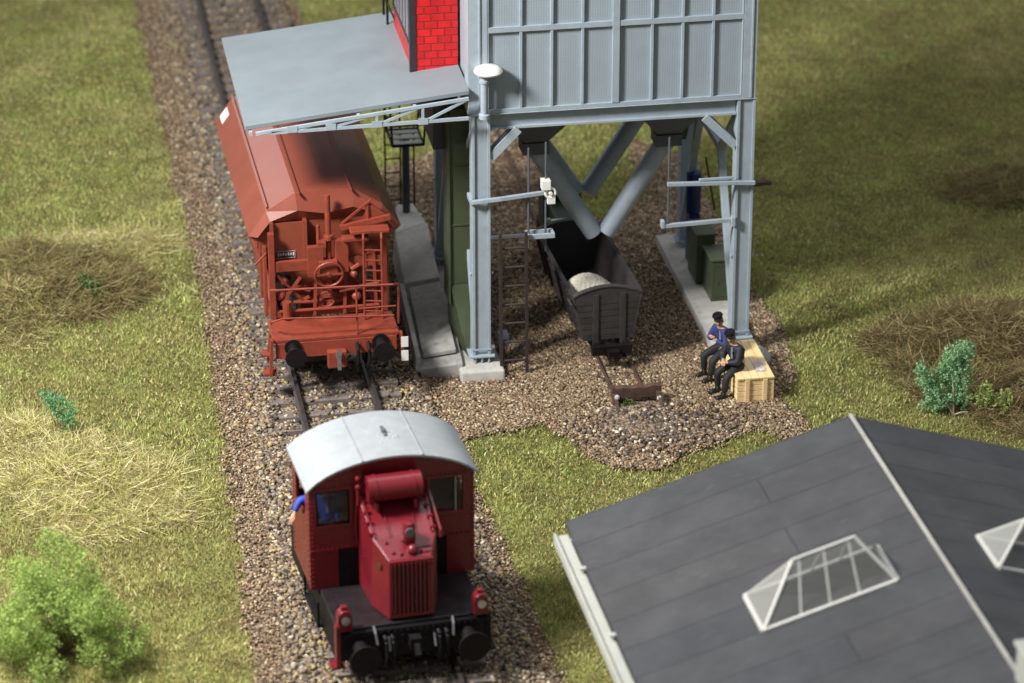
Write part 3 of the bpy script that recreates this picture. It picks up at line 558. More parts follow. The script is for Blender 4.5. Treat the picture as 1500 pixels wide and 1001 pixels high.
# left side pit and ducts
t = thing('concrete_pit', 'grey concrete discharge pit with a loose cover plate beside the wagon', 'concrete pit', (-.7, 3.5, 0))
m = MB(); m.hexa([(-1.12, 1.45, 0), (-.18, 1.30, 0), (.02, 5.2, 0), (-1.0, 5.2, 0), (-1.12, 1.45, .18), (-.18, 1.30, .34), (.02, 5.2, .52), (-1.0, 5.2, .34)]); m.build('pit_base', CONC2, t, .02)
m = MB(); m.hexa([(-.92, 1.80, .26), (-.26, 1.70, .38), (-.14, 4.75, .52), (-.80, 4.8, .40), (-.92, 1.80, .36), (-.26, 1.70, .48), (-.14, 4.75, .62), (-.80, 4.8, .50)]); m.build('cover_plate', CONC2, t, .02)
m = MB(); m.hexa([(-1.10, 1.6, .18), (-1.0, 1.6, .18), (-.88, 4.9, .34), (-.98, 4.9, .34), (-1.10, 1.6, .42), (-1.0, 1.6, .42), (-.88, 4.9, .56), (-.98, 4.9, .56)]); m.build('rim', CONC, t, .01)
m = MB(); m.hexa([(-.92, 4.95, 0), (.0, 4.95, 0), (.05, 7.5, 0), (-.80, 7.3, 0), (-.86, 5.0, .50), (-.12, 4.95, .62), (-.0, 7.5, .80), (-.74, 7.3, .66)]); m.hexa([(-.72, 7.32, 0), (.0, 7.52, 0), (-.02, 9.3, 0), (-.5, 9.3, 0), (-.72, 7.32, .66), (-.02, 7.52, .78), (-.1, 9.0, .62), (-.48, 9.0, .62)]); m.build('ramp_block', CONC, t, .03)
def SH(dx):
    q = MB(); o_add = q.add; q.add = lambda vs, fs: o_add([(v[0] + dx, v[1], v[2]) for v in vs], fs); return q
t = thing('green_elevator', 'tall dark olive green duct standing in the shade under the canopy', 'elevator duct', (0.0, 2.6, 0))
m = SH(.2); m.bx(-.46, .0, 2.35, 2.95, 1.6, 5.4); m.hexa([(-.2, 1.75, .25), (-.05, 1.7, .25), (.0, 2.95, .25), (-.42, 2.95, .25), (-.46, 2.35, 1.6), (.0, 2.35, 1.6), (.0, 2.95, 1.6), (-.46, 2.95, 1.6)]); m.build('duct', OLIVE, t, .01)
m = SH(.2); m.bx(-.48, .02, 2.33, 2.97, 2.9, 2.93); m.bx(-.48, .02, 2.33, 2.97, 4.2, 4.23); m.bx(-.5, -.465, 2.3, 3.0, 1.2, 5.3); m.build('flange', OLIVE, t)
m = SH(.2); m.bx(-.70, -.2, 3.0, 6.0, 4.3, 5.50); m.build('shade_box', GREYD, t, .01)  # dark box added to stand in for the shadow above the duct
# platform on a pole
t = thing('inspection_platform', 'small black railed platform on a blue grey pole with ladder, behind the canopy', 'platform', (-.3, 8.4, .6))
X0 = -.32; Y0 = 8.5
m = MB(); m.cyl((X0, Y0, .62), (X0, Y0, 2.35), .085, 14); m.build('pole', mat('pole_blue_grey', (.07, .09, .12), .4), t, smooth=True)
m = MB(); m.bx(X0 - .36, X0 + .36, Y0 - .45, Y0 - .41, 2.35, 2.41); m.bx(X0 - .36, X0 + .36, Y0 + .5, Y0 + .54, 2.35, 2.41); m.bx(X0 - .36, X0 - .32, Y0 - .41, Y0 + .5, 2.35, 2.41); m.bx(X0 + .32, X0 + .36, Y0 - .41, Y0 + .5, 2.35, 2.41); m.build('platform_frame', BLACK, t)
for yq in (-.3, .02, .34): m = MB(); m.bx(X0 - .32, X0 + .32, Y0 + yq - .09, Y0 + yq + .09, 2.37, 2.40); m.build('board', ROOFW, t)
m = MB()
for (a, b_) in ((-.34, -.43), (.34, -.43), (-.34, .52), (.34, .52)): m.bar((X0 + a, Y0 + b_, 2.38), (X0 + a * 1.15, Y0 + b_ * 1.1, 3.2), .045, .045)
for s_ in (-1, 1):
    for zq in (2.8, 3.2): m.bar((X0 + s_ * .37, Y0 - .46, zq), (X0 + s_ * .37, Y0 + .56, zq), .035, .035)
m.bar((X0 - .39, Y0 + .56, 3.2), (X0 + .39, Y0 + .56, 3.2), .035, .035); m.bar((X0 - .39, Y0 - .46, 2.85), (X0 + .39, Y0 - .46, 2.85), .035, .035); m.build('railing', BLACK, t)
m = MB()
for s_ in (-.36, -.02): m.bar((X0 + s_ - .02, Y0 + .6, .1), (X0 + s_ - .02, Y0 + .6, 3.3), .035, .035)
m.bar((X0 + .26, Y0 + .6, .1), (X0 + .26, Y0 + .6, 2.4), .035, .035)
for i in range(8): m.bar((X0 - .37, Y0 + .6, .35 + i * .33), (X0 - .03, Y0 + .6, .35 + i * .33), .025, .025)
m.build('ladder', BLACK, t)
# iron ladder at left front column
LADM = mat('ladder_brown_black', (.035, .024, .022), .6, .2, 5)
t = thing('iron_ladder', 'dark brown iron ladder standing free beside the left front column', 'ladder', (.9, 1.25, 0))
for s_ in (.60, 1.12): m = MB(); m.bar((s_, 1.25, .02), (s_ - .03, 1.22, 3.15), .06, .06, (0, 1, 0)); m.build('stile', LADM, t)
for i in range(7): m = MB(); m.cyl((.62, 1.25, .35 + i * .41), (1.10, 1.25, .35 + i * .41), .026, 6); m.build('rung', LADM, t)
m = MB(); m.cyl((1.12, 1.25, .9), (.86, 1.8, .1), .014, 6); m.cyl((.60, 1.25, .9), (.8, 1.8, .1), .014, 6); m.build('stay', LADM, t)
t = thing('switch_box', 'small pale blue switch box low behind the left front footing', 'switch box', (.75, 2.0, .3))
m = MB(); m.bx(.66, .86, 1.9, 2.15, .32, .62); m.build('box', GREY, t, .02); m = MB(); m.bx(.70, .82, 1.885, 1.897, .38, .52); m.build('cover', mat('blue_cover', (.1, .12, .3), .4), t)
m = MB(); m.cyl((.76, 2.0, 0), (.76, 2.0, .32), .03, 8); m.build('stand', GREYD, t)
# right side cabinets
for (x0, x1, y0, y1, h1, lab) in ((5.42, 5.86, 3.55, 4.35, 1.15, 'front olive green cabinet, the lower and nearer of the pair on the concrete strip'), (5.30, 5.72, 4.45, 5.3, 1.35, 'rear olive green cabinet, the taller and farther of the pair on the concrete strip')):
    t = thing('green_cabinet', lab, 'cabinet', ((x0 + x1) / 2, (y0 + y1) / 2, .26), group='green cabinets on the right foundation')
    m = MB(); m.hexa([(x0, y0, .26), (x1, y0, .26), (x1, y1, .26), (x0, y1, .26), (x0 + .02, y0 + .03, h1), (x1 - .02, y0 + .03, h1), (x1 - .02, y1, h1), (x0 + .02, y1, h1)]); m.build('housing', OLIVE, t, .02)
    m = MB(); m.bx(x0 - .02, x1 + .02, y0, y1 + .02, h1, h1 + .06); m.build('lid', OLIVE, t, .02)
    m = MB(); m.bx(x0 + .06, x1 - .06, y0 - .012, y0 - .002, .36, h1 - .12); m.bx(x0 + .1, x0 + .16, y0 - .03, y0 - .013, .65, .75); m.build('door', OLIVE, t, .004)
t = thing('drive_unit', 'dark conveyor drive housing with a navy motor behind the right columns', 'machine', (5.35, 6.2, .26))
m = MB(); m.hexa([(4.95, 5.9, 3.0), (5.35, 5.9, 3.0), (5.35, 6.3, 3.0), (4.95, 6.3, 3.0), (5.0, 4.6, 5.5), (5.42, 4.6, 5.5), (5.42, 5.1, 5.5), (5.0, 5.1, 5.5)]); m.build('inclined_duct', OLIVE, t, .01)
m = MB(); m.cyl((5.5, 5.75, 1.4), (5.5, 5.75, 2.3), .16, 14); m.bx(5.38, 5.62, 5.6, 5.9, .27, 1.38); m.build('motor', mat('navy_motor', (.012, .03, .12), .4), t)
m = MB(); m.cyl((5.2, 3.4, 3.6), (5.7, 4.6, 1.9), .02, 6); m.build('linkage', RUST, t)

# ------------------------------------------------------------------ narrow gauge wagon
t = thing('tipper_wagon', 'black brown narrow gauge wagon with plank sides under the chutes', 'narrow gauge wagon', (2.83, 3.0, 0), R(2.4), local=False); t.location.x -= .06
x0t, x1t, x0b, x1b = 2.03, 3.46, 2.25, 3.30; y0, y1 = 1.3, 4.75; zt, zb = 1.63, .66
def wallq(pb0, pb1, pt0, pt1, n_in, th, name):   # thin slab
    n_in = Vector(n_in) * th; P = [Vector(q) for q in (pb0, pb1)]; T = [Vector(q) for q in (pt0, pt1)]
    m = MB(); m.hexa([P[0], P[1], P[1] + n_in, P[0] + n_in, T[0], T[1], T[1] + n_in, T[0] + n_in]); return m
for (xb, xt, sgn) in ((x0b, x0t, 1), (x1b, x1t, -1)):
    m = wallq((xb, y0 + .05, zb), (xb, y1 - .05, zb), (xt, y0 + .05, zt), (xt, y1 - .05, zt), (sgn, 0, 0), .05, '')
    m.bar((xt + sgn * .02, y0, zt + .012), (xt + sgn * .02, y1, zt + .012), .085, .03)
    for i in range(6):
        yk = y0 + .25 + i * .6; m.bar((xb - sgn * .025, yk, zb + .05), (xt - sgn * .025, yk, zt - .02), .06, .04, (0, 1, 0))
    for i in range(1, 5):
        f_ = i / 5; xz = xb + (xt - xb) * f_ - sgn * .008; m.bar((xz, y0 + .06, zb + (zt - zb) * f_), (xz, y1 - .06, zb + (zt - zb) * f_), .02, .018)
    m.build('side_wall', DBROWN, t)
def endpts(yq):
    top = [(x1t - (x1t - x0t) * i / 12, zt + .19 * math.sin(math.pi * i / 12) ** .8) for i in range(13)]
    return [(x0b, zb), (x1b, zb)] + top
for (ya, yb_) in ((y0 - .05, y0 + .045), (y1 - .045, y1 + .05)):
    m = MB(); m.prism(endpts(0), ya, yb_); ew = m.build('end_wall', DBROWN, t, .01)
    m = MB()
    for i in range(1, 8):
        z = zb + .04 + i * .135
        if z < zt: f_ = (z - zb) / (zt - zb); m.bx(x0b + (x0t - x0b) * f_ + .04, x1b + (x1t - x1b) * f_ - .04, ya - .007 if ya < 2 else yb_, ya if ya < 2 else yb_ + .007, z - .055, z + .055)
    m.build('plank_face', DBROWN, ew)
    m = MB()
    for xp in (2.50, 3.06): m.bx(xp - .06, xp + .06, (ya - .035) if ya < 2 else yb_ + .008, (ya - .008) if ya < 2 else yb_ + .06, zb - .1, zt + .05)
    m.build('end_post', DBROWN, ew, .006)
    m = MB()
    for i in range(12):
        a_ = endpts(0)[2 + i]; c_ = endpts(0)[3 + i]; m.bar((a_[0], (ya + yb_) / 2, a_[1] + .008), (c_[0], (ya + yb_) / 2, c_[1] + .008), .13, .022, (0, 0, 1))
    m.build('top_rim', DBROWN, ew)
m = MB(); m.bx(x0b + .05, x1b - .05, y0 + .05, y1 - .05, zb, zb + .06); m.build('floor', DBROWN, t)
m = MB(); m.bx(2.45, 2.57, y0 - .15, y1 + .15, .42, .62); m.bx(3.05, 3.17, y0 - .15, y1 + .15, .42, .62); m.bx(2.4, 3.22, y0 - .25, y0 - .12, .40, .60); m.bx(2.4, 3.22, y1 + .12, y1 + .25, .40, .60); m.bx(2.7, 2.94, y0 - .4, y0 - .25, .42, .54); m.build('underframe', BLACK, t, .01)
for yk in (2.0, 4.0):
    for xk in (2.63, 3.25): m = MB(); m.cyl((xk - .04, yk, .32), (xk + .03, yk, .32), .21, 20); m.build('wheel', BLACK, t, smooth=True)
m = MB(); m.cyl((2.0, 1.2, 1.5), (2.0, 1.5, 1.5), .03, 8); m.build('latch', DBROWN, t); m = MB(); m.bar((3.43, 1.22, 1.6), (3.28, 1.2, .8), .02, .03); m.build('corner_strap', DBROWN, t)
def heap():
    n = 40; V = []; F = []
    for i in range(n):
        for j in range(n):
            u = i / (n - 1); v = j / (n - 1); y = 1.37 + v * 2.1; xg = 2.3 + u * .95
            z = .86 + .80 * math.exp(-(((xg - 2.62) / .62) ** 2 + ((y - 2.3) / .62) ** 2)) + random.uniform(0, .02)
            f_ = (z - .66) / 1.0; xl = 2.25 - .22 * f_ + .075; xr = 3.30 + .16 * f_ - .075
            V.append((xl + (xr - xl) * u - 2.75, y - 2.0, z))
    for i in range(n - 1):
        for j in range(n - 1): F.append((i * n + j, (i + 1) * n + j, (i + 1) * n + j + 1, i * n + j + 1))
    m = MB(); m.add(V, F); o = m.build('sand_heap', mat('pale_sand', (.74, .69, .58), .95, .15, 25, .8, 60)); o.location = (2.74, 2.0, 0); o.rotation_euler = (0, 0, R(2.4))
    return o
tag(heap(), 'pale sand heap lying at the near end inside the black wagon', 'sand heap')
# small dark green machine behind the wagon
t = thing('narrow_gauge_tractor', 'small dark green narrow gauge tractor coupled behind the plank wagon', 'narrow gauge locomotive', (2.85, 6.2, 0))
m = MB(); m.bx(2.42, 3.25, 5.35, 7.6, .35, .75); m.build('frame', BLACK, t, .02)
GT = mat('dark_green_paint', (.012, .035, .018), .35)
m = MB(); m.bx(2.5, 3.1, 5.5, 6.7, .76, 1.45); m.build('bonnet', GT, t, .05)
m = MB(); m.bx(2.42, 3.25, 6.72, 7.4, .76, 1.7); m.build('cab', GT, t, .04)
m = MB(); m.bx(2.3, 3.0, 5.4, 5.5, 1.5, 1.54); m.sph((2.3, 5.45, 1.53), .06, 8, 6); m.sph((3.12, 5.45, 1.56), .06, 8, 6); m.build('hand_rail', WHITE, t)
for yk in (5.9, 7.1):
    for xk in (2.63, 3.25): m = MB(); m.cyl((xk - .04, yk, .32), (xk + .03, yk, .32), .21, 20); m.build('wheel', BLACK, t, smooth=True)

# ------------------------------------------------------------------ big hopper wagon
t = thing('hopper_wagon', 'rust red bogie hopper wagon with handwheel and end platform under the canopy', 'freight wagon', (-2.80, .6, 0), R(1.0), local=True)
prof = [(-1.53, 3.12), (-1.16, 3.62), (-.58, 3.98), (0, 4.03), (.58, 3.98), (1.16, 3.62), (1.53, 3.12), (1.2, 2.84), (.5, 1.9), (-.5, 1.9), (-1.2, 2.84)]
Lb = 7.7
m = MB(); m.prism(prof, 1.42, Lb); body = m.build('hopper_body', BROWN, t, .012)
m = MB(); 
_o = [(-1.53, 3.12), (-1.16, 3.62), (-.58, 3.98), (0, 4.03), (.58, 3.98), (1.16, 3.62), (1.53, 3.12)]; _i = [(-1.36, 3.14), (-1.10, 3.46), (-.55, 3.66), (0, 3.56), (.55, 3.66), (1.10, 3.46), (1.36, 3.14)]
m.add([(a, 1.418, b) for a, b in _o] + [(a, 1.27, b) for a, b in _i] + [(a, 1.418, min(b, 3.4) - .02) for a, b in _i], [(k, k + 1, 8 + k, 7 + k) for k in range(6)] + [(7 + k, 8 + k, 15 + k, 14 + k) for k in range(6)])
m.build('end_hood', BROWN, body)
m = MB(); m.hexa([(-1.16, 1.5, 3.655), (-1.12, 1.5, 3.68), (-1.12, Lb, 3.68), (-1.16, Lb, 3.655), (-1.16, 1.5, 3.67), (-1.12, 1.5, 3.7), (-1.12, Lb, 3.7), (-1.16, Lb, 3.67)])
m.bx(.5, .54, 1.25, Lb, 3.995, 4.03); m.bx(-.54, -.5, 1.25, Lb, 3.995, 4.03); m.build('roof_seam', BROWN, body)
m = MB(); m.bx(-1.1, -.42, 1.30, 1.34, 2.55, 3.4); m.bx(-.45, -.38, 1.22, 1.40, 2.5, 3.45); m.bx(-1.12, -1.05, 1.2, 1.42, 2.5, 3.45); m.build('end_panel', BROWN, t)
LBL = mat('label_dark', (.07, .03, .025), .5); LW = mat('lettering_white', (.65, .6, .55), .5)
m = MB(); m.bx(-1.0, -.62, 1.285, 1.297, 2.66, 2.80); pl_ = m.build('number_plate', LBL, t)
def text(s_, size, loc, rot, matl, parent, name='lettering', ext=.004):
    c = bpy.data.curves.new(name, 'FONT'); c.body = s_; c.size = size; c.extrude = ext; c.align_x = 'CENTER'; c.align_y = 'CENTER'; c.materials.append(matl)
    o = bpy.data.objects.new(name, c); S.collection.objects.link(o)
    dg = bpy.context.evaluated_depsgraph_get(); me = bpy.data.meshes.new_from_object(o.evaluated_get(dg)); bpy.data.objects.remove(o)
    o = bpy.data.objects.new(name, me); S.collection.objects.link(o); o.parent = parent; o.location = loc; o.rotation_euler = rot; return o
m = MB(); 
for i in range(7): 
    m.bx(-.97 + i * .05, -.94 + i * .05, 1.278, 1.284, 2.70 + (i % 3) * .006, 2.77 - (i % 2) * .012)
m.bx(-1.0, -.62, 1.279, 1.284, 2.655, 2.662); m.bx(-1.0, -.62, 1.279, 1.284, 2.798, 2.805); m.bx(-.625, -.62, 1.279, 1.284, 2.662, 2.798); m.build('plate_marks', LW, pl_)
# white label on slanted side
m = MB(); d_ = Vector((.37, 0, .5)).normalized(); nrm = Vector((-.5, 0, .37)).normalized() * .008; c0 = Vector((-1.42, 7.15, 3.27))
m.hexa([c0 + nrm * 0, c0 + Vector((0, .45, 0)), c0 + Vector((0, .45, 0)) + nrm, c0 + nrm, c0 + d_ * .26, c0 + d_ * .26 + Vector((0, .45, 0)), c0 + d_ * .26 + Vector((0, .45, 0)) + nrm, c0 + d_ * .26 + nrm]); m.build('side_label', WHITE, body)
# underframe
m = MB(); m.bx(-1.25, 1.25, .02, 1.0, 1.39, 1.46); plt = m.build('end_platform', BROWND, t, .01)
m = MB(); m.bx(-1.2, 1.2, .0, .12, 1.06, 1.385); m.build('buffer_beam', BROWND, t, .01)
m = MB()
for sx in (-1, 1):
    m.bx(sx * 1.0 - .06, sx * 1.0 + .06, .15, 8.0, 1.1, 1.38)
    m.bx(sx * 1.12 - .06, sx * 1.12 + .06, 1.02, 1.14, 1.46, 3.3)
    m.bx(sx * 1.22 - .03, sx * 1.22 + .03, 1.3, 1.55, 1.4, 2.9); m.bx(sx * 1.2 - .03, sx * 1.2 + .03, 2.2, 2.4, 1.4, 2.85)
    m.bar((sx * 1.1, 1.6, 1.5), (sx * 1.15, 3.2, 2.8), .06, .1); m.bar((sx * 1.0, 4.6, 1.5), (sx * 1.1, 3.2, 2.8), .06, .1)
m.bx(-1.05, 1.05, 1.04, 1.12, 2.46, 2.68); m.bx(-1.05, 1.05, 1.04, 1.12, 1.47, 1.60)
m.build('chassis_frame', BROWND, t, .008)
m = MB(); m.hexa([(-.55, 1.3, 1.5), (.6, 1.3, 1.5), (.5, 2.2, 1.5), (-.5, 2.2, 1.5), (-.6, 1.5, 2.2), (.65, 1.5, 2.2), (.6, 2.3, 2.2), (-.5, 2.3, 2.2)]); m.build('outlet_chute', BROWND, t, .01)
m = MB()
for i in range(9):
    a = random.uniform(-.9, .9); z = random.uniform(1.6, 2.2); m.bar((a, 1.15, z), (a + random.uniform(-.5, .5), 1.3, z + random.uniform(-.3, .3)), .05, .06)
m.cyl((-.7, 1.2, 1.72), (.3, 1.2, 1.70), .05, 8); m.ring((-.05, 1.08, 1.78), .16, .025, (0, 1, 0), 20)
m.sph((-.95, 1.2, 1.9), .12, 10, 8); m.sph((-.88, 1.2, 2.2), .1, 10, 8); 
for a_, b__ in (((-1.0, 1.1, 2.35), (-.5, 1.2, 1.75)), ((-.95, 1.15, 1.7), (-.55, 1.1, 2.3)), ((.45, 1.1, 2.3), (1.0, 1.2, 1.65)), ((.7, 1.05, 1.5), (.75, 1.05, 2.9)), ((.95, 1.02, 1.5), (.9, 1.02, 2.9)), ((-.3, 1.0, 1.5), (-.25, 1.05, 2.3)), ((.3, 1.0, 1.5), (.35, 1.05, 2.35))): m.bar(a_, b__, .06, .05)
m.cyl((-1.0, 1.0, 1.62), (1.0, 1.0, 1.62), .035, 8); m.cyl((.2, .95, 2.0), (1.0, .95, 2.12), .04, 8); m.sph((.55, 1.0, 1.85), .1, 10, 8); m.cyl((-.85, .95, 1.5), (-.85, .95, 1.85), .09, 12); m.build('lever_gear', BROWND, t)
m = MB(); m.cyl((.02, 1.02, 1.9), (.02, 1.12, 4.02), .06, 12); m.cyl((.02, 1.02, 3.1), (.02, 1.02, 3.2), .1, 12); m.cyl((-.18, 1.05, 2.5), (-.18, 1.10, 3.4), .04, 8); m.bx(-.42, -.10, .92, 1.05, 2.35, 3.0); m.bx(.14, .40, .94, 1.08, 2.4, 3.1); m.bx(-.22, -.04, .93, 1.1, 2.95, 3.09); m.build('brake_column', BROWND, t, .01)
m = MB(); m.ring((-.02, .80, 2.44), .28, .026, (0, 1, .2)); m.bar((-.3, .8, 2.44), (.26, .8, 2.44), .03, .04); m.bx(-.2, .16, .82, .95, 2.36, 2.7); m.cyl((-.02, .75, 2.44), (-.02, 1.0, 2.47), .04, 8); m.build('handwheel', BROWND, t)
m = MB(); m.cyl((.3, 1.0, 2.7), (.5, 1.0, 2.45), .06, 8); m.cyl((.45, .95, 2.45), (.62, .95, 2.55), .05, 8); m.sph((.5, .95, 2.35), .08, 8, 6); m.build('valve', BROWND, t)
m = MB(); m.bar((.26, 1.1, 3.30), (1.26, 1.06, 3.48), .1, .1); m.bar((.3, 1.12, 3.38), (.9, 1.12, 3.85), .04, .04); m.cyl((.82, 1.12, 3.4), (.82, 1.15, 3.75), .04, 8); m.prism([(.72, 3.45), (1.18, 3.5), (.86, 3.78)], 1.14, 1.19); m.build('hatch_lever', BROWND, t)
m = MB(); m.bx(.42, 1.2, .72, 1.0, 3.28, 3.36); m.bx(.26, .8, .8, 1.0, 3.10, 3.19); m.build('step_shelf', BROWND, t, .02)
m = MB()
for xq in (.66, 1.02): m.tube([(xq, .66, 1.46), (xq, .66, 3.2), (xq + .01, .74, 3.3)], .025, 6)
for i in range(7): m.cyl((.66, .66, 1.66 + i * .22), (1.02, .66, 1.62 + i * .22), .018, 6)
m.build('ladder', BROWND, t)
m = MB(); m.tube([(-1.24, .35, 2.40), (-1.12, .06, 2.52), (1.15, .06, 2.46), (1.28, .2, 2.40), (1.28, .3, 1.5)], .024, 6)
m.tube([(-1.25, .3, 1.7), (-1.24, .12, 1.82), (-1.05, .0, 1.93), (1.15, .0, 1.82)], .022, 6)
m.tube([(-1.25, .8, 3.0), (-1.5, .6, 2.85)], .022, 6); m.cyl((.42, .03, 1.46), (.42, .06, 2.48), .02, 6); m.cyl((.42, .05, 2.0), (1.2, .05, 2.0), .018, 6); m.build('hand_rail', BROWND, t)
m = MB(); m.bar((-1.28, .0, 1.5), (-1.32, .0, .75), .06, .16); m.bx(-1.45, -1.2, -.05, .2, .72, .78); m.bar((-1.25, .5, 1.4), (-1.32, .5, .8), .05, .1); m.bx(-1.42, -1.2, .3, .6, .98, 1.02); m.build('foot_step', BROWND, t)
m = MB(); m.bar((1.28, .0, 1.45), (1.33, .0, .78), .05, .14); m.build('foot_step', BROWND, t)
for (z0, z1) in ((1.16, 1.38), (.86, 1.08)): m = MB(); m.bx(1.27, 1.41, -.1, -.085, z0, z1); m.build('marker_plate', WHITE, t)
def buffer(x, y, z, parent, r=.21, L=.5):
    m = MB(); m.cyl((x, y, z), (x, y - L * .6, z), .11, 14); m.cyl((x, y - L * .6, z), (x, y - L, z), .07, 12); m.cyl((x, y - L, z), (x, y - L - .03, z), r, 24); m.cyl((x, y, z), (x, y - .04, z), .17, 14); return m.build('buffer', BLACK, parent, .005, smooth=False)
buffer(-.87, 0, 1.30, t); buffer(.87, 0, 1.28, t)
m = MB(); m.bx(-.2, .18, -.16, -.0, .84, 1.20); m.build('coupler_box', BROWND, t, .02)
m = MB(); m.bx(-.04, .05, -.32, -.12, 1.1, 1.22); m.bar((0, -.3, 1.22), (0, -.36, .9), .07, .07); m.cyl((0, -.28, 1.25), (0, -.36, 1.25), .06, 10); m.build('coupling_hook', STEEL, t)
for hx_ in (.4, .62): m = MB(); m.tube([(hx_, -.02, 1.3), (hx_, -.2, 1.2), (hx_, -.22, .95), (hx_ - .06, -.12, .8)], .035, 8); m.build('brake_hose', BLACK, t)
for yb_ in (1.3, 3.1, 5.3, 7.1):
    for sx in (-.75, .75): m = MB(); m.cyl((sx - .06, yb_, .80), (sx + .06, yb_, .80), .45, 28); m.cyl((sx * .93 - .02, yb_, .80), (sx * .93 + .02, yb_, .80), .49, 28); m.build('wheel', BLACK, t, smooth=True)
for sx in (-1, 1):
    m = MB(); m.bx(sx * .88 - .04, sx * .88 + .04, .8, 3.6, .7, 1.0); m.bx(sx * .88 - .04, sx * .88 + .04, 4.8, 7.6, .7, 1.0)
    for yb_ in (1.3, 3.1, 5.3, 7.1): m.bx(sx * .95 - .03, sx * .95 + .05, yb_ - .16, yb_ + .16, .65, 1.0)
    m.build('bogie_frame', BROWND, t, .01)

# ------------------------------------------------------------------ locomotive
LO = thing('diesel_locomotive', 'small dark red shunting locomotive with pale grey roof on the near track', 'locomotive', (-2.98, -9.0, 0), R(5), local=True)
# cab: walls with window openings
def wall_with_windows(m, x0, x1, y0, y1, z0, ztop, wins):
    """front style wall in XZ plane between y0,y1, windows (xa,xb,za,zb) sorted by x"""
    x = x0
    for (xa, xb, za, zb_) in wins:
        m.bx(x, xa, y0, y1, z0, ztop); m.bx(xa, xb, y0, y1, z0, za); m.bx(xa, xb, y0, y1, zb_, ztop); x = xb
    m.bx(x, x1, y0, y1, z0, ztop)
HW = 1.44
def arch(z0, rise, hw, n=18): return [(-hw + 2 * hw * i / n, z0 + rise * (1 - (2 * i / n - 1) ** 2) - (.10 * (abs(2 * i / n - 1) ** 8))) for i in range(n + 1)]
m = MB()
for (ya, yb_) in ((0, .06), (1.42, 1.48)):
    wall_with_windows(m, -HW, HW, ya, yb_, 2.02 if ya == 0 else 1.3, 3.28 - .0, [(-1.32, -.74, 2.50, 3.15), (.66, 1.24, 2.50, 3.15)])
    m.prism([(-HW, 3.12 if 0 else 3.28)] + [(a, max(3.281, 3.30 + .42 * (1 - (a / 1.5) ** 2) - .06 - .12 * abs(a / 1.5) ** 8)) for a in [-HW + 2 * HW * i / 18 for i in range(19)]] + [(HW, 3.28)], ya, yb_)
m.bx(-HW, -HW + .05, .06, 1.42, 1.3, 2.5); m.bx(-HW, -HW + .05, .06, .35, 2.5, 3.28); m.bx(-HW, -HW + .05, 1.15, 1.42, 2.5, 3.28); m.bx(-HW, -HW + .05, .35, 1.15, 3.15, 3.28)
m.bx(HW - .05, HW, .06, 1.42, 1.3, 2.5); m.bx(HW - .05, HW, .06, .35, 2.5, 3.28); m.bx(HW - .05, HW, 1.15, 1.42, 2.5, 3.28); m.bx(HW - .05, HW, .35, 1.15, 3.15, 3.28)
m.bx(-HW, -.95, 0, .06, 1.28, 2.02); m.bx(.95, HW, 0, .06, 1.28, 2.02)
m.bx(-HW, -.95, -.02, 0, 2.0, 2.04); m.bx(.95, HW, -.02, 0, 2.0, 2.04)
# rivets on the cab front
def rivet(x, y, z, r=.016): m.sph((x, y, z), r, 6, 4)
for z in np.arange(1.36, 3.2, .085): rivet(-1.395, -.005, z); rivet(1.395, -.005, z)
for x in np.arange(-1.32, -.5, .085): rivet(x, -.005, 2.40); rivet(x, -.005, 3.24)
for x in np.arange(.6, 1.38, .085): rivet(x, -.005, 2.40); rivet(x, -.005, 3.24)
for x in np.arange(-1.3, -.6, .085): rivet(x, -.02, 2.07); rivet(-x, -.02, 2.07)
for z in np.arange(2.45, 3.2, .085): rivet(-.66, -.005, z); rivet(.60, -.005, z)
for z in np.arange(1.4, 3.2, .1): 
    for yq in (.1, 1.38): rivet(-HW - .003, yq, z)
cab_ = m.build('cab', RED, LO)
for xa, xb in ((-1.32, -.74), (.66, 1.24)):
    m = MB(); m.bx(xa - .045, xa, -.015, .0, 2.45, 3.2); m.bx(xb, xb + .045, -.015, .0, 2.45, 3.2); m.bx(xa, xb, -.015, .0, 2.45, 2.5); m.bx(xa, xb, -.015, .0, 3.15, 3.2); m.build('window_frame', RED, cab_)
for xa, xb in ((-1.32, -.74), (.66, 1.24)):
    m = MB(); m.bx(xa, xb, .02, .03, 2.5, 3.15); m.build('window_pane', GLASSD, cab_)
m = MB(); m.bx(-1.32, -1.29, .0, .018, 2.5, 3.15); m.bx(-.77, -.74, .0, .018, 2.5, 3.15); m.bx(-1.29, -.77, .0, .018, 2.5, 2.53); m.bx(-1.29, -.77, .0, .018, 3.12, 3.15)
m.build('window_seal', BLACK, cab_)
m = MB(); m.bx(1.10, 1.12, -.01, .0, 2.5, 3.15); m.build('glazing_bar', mat('bar_pale', (.4, .38, .36), .4), cab_)
m = MB(); m.bx(-.94, .94, 0.0, .05, 1.28, 2.015); lower = m.build('cab_lower_front', BLACK, cab_)
m = MB()
for z in np.arange(1.36, 2.0, .085): rivet(-.90, -.005, z, .013); rivet(-.78, -.01, z, .013)
for x in np.arange(-.7, -.5, .08): rivet(x, -.005, 1.9, .013)
m.build('riveting', BLACK, lower)
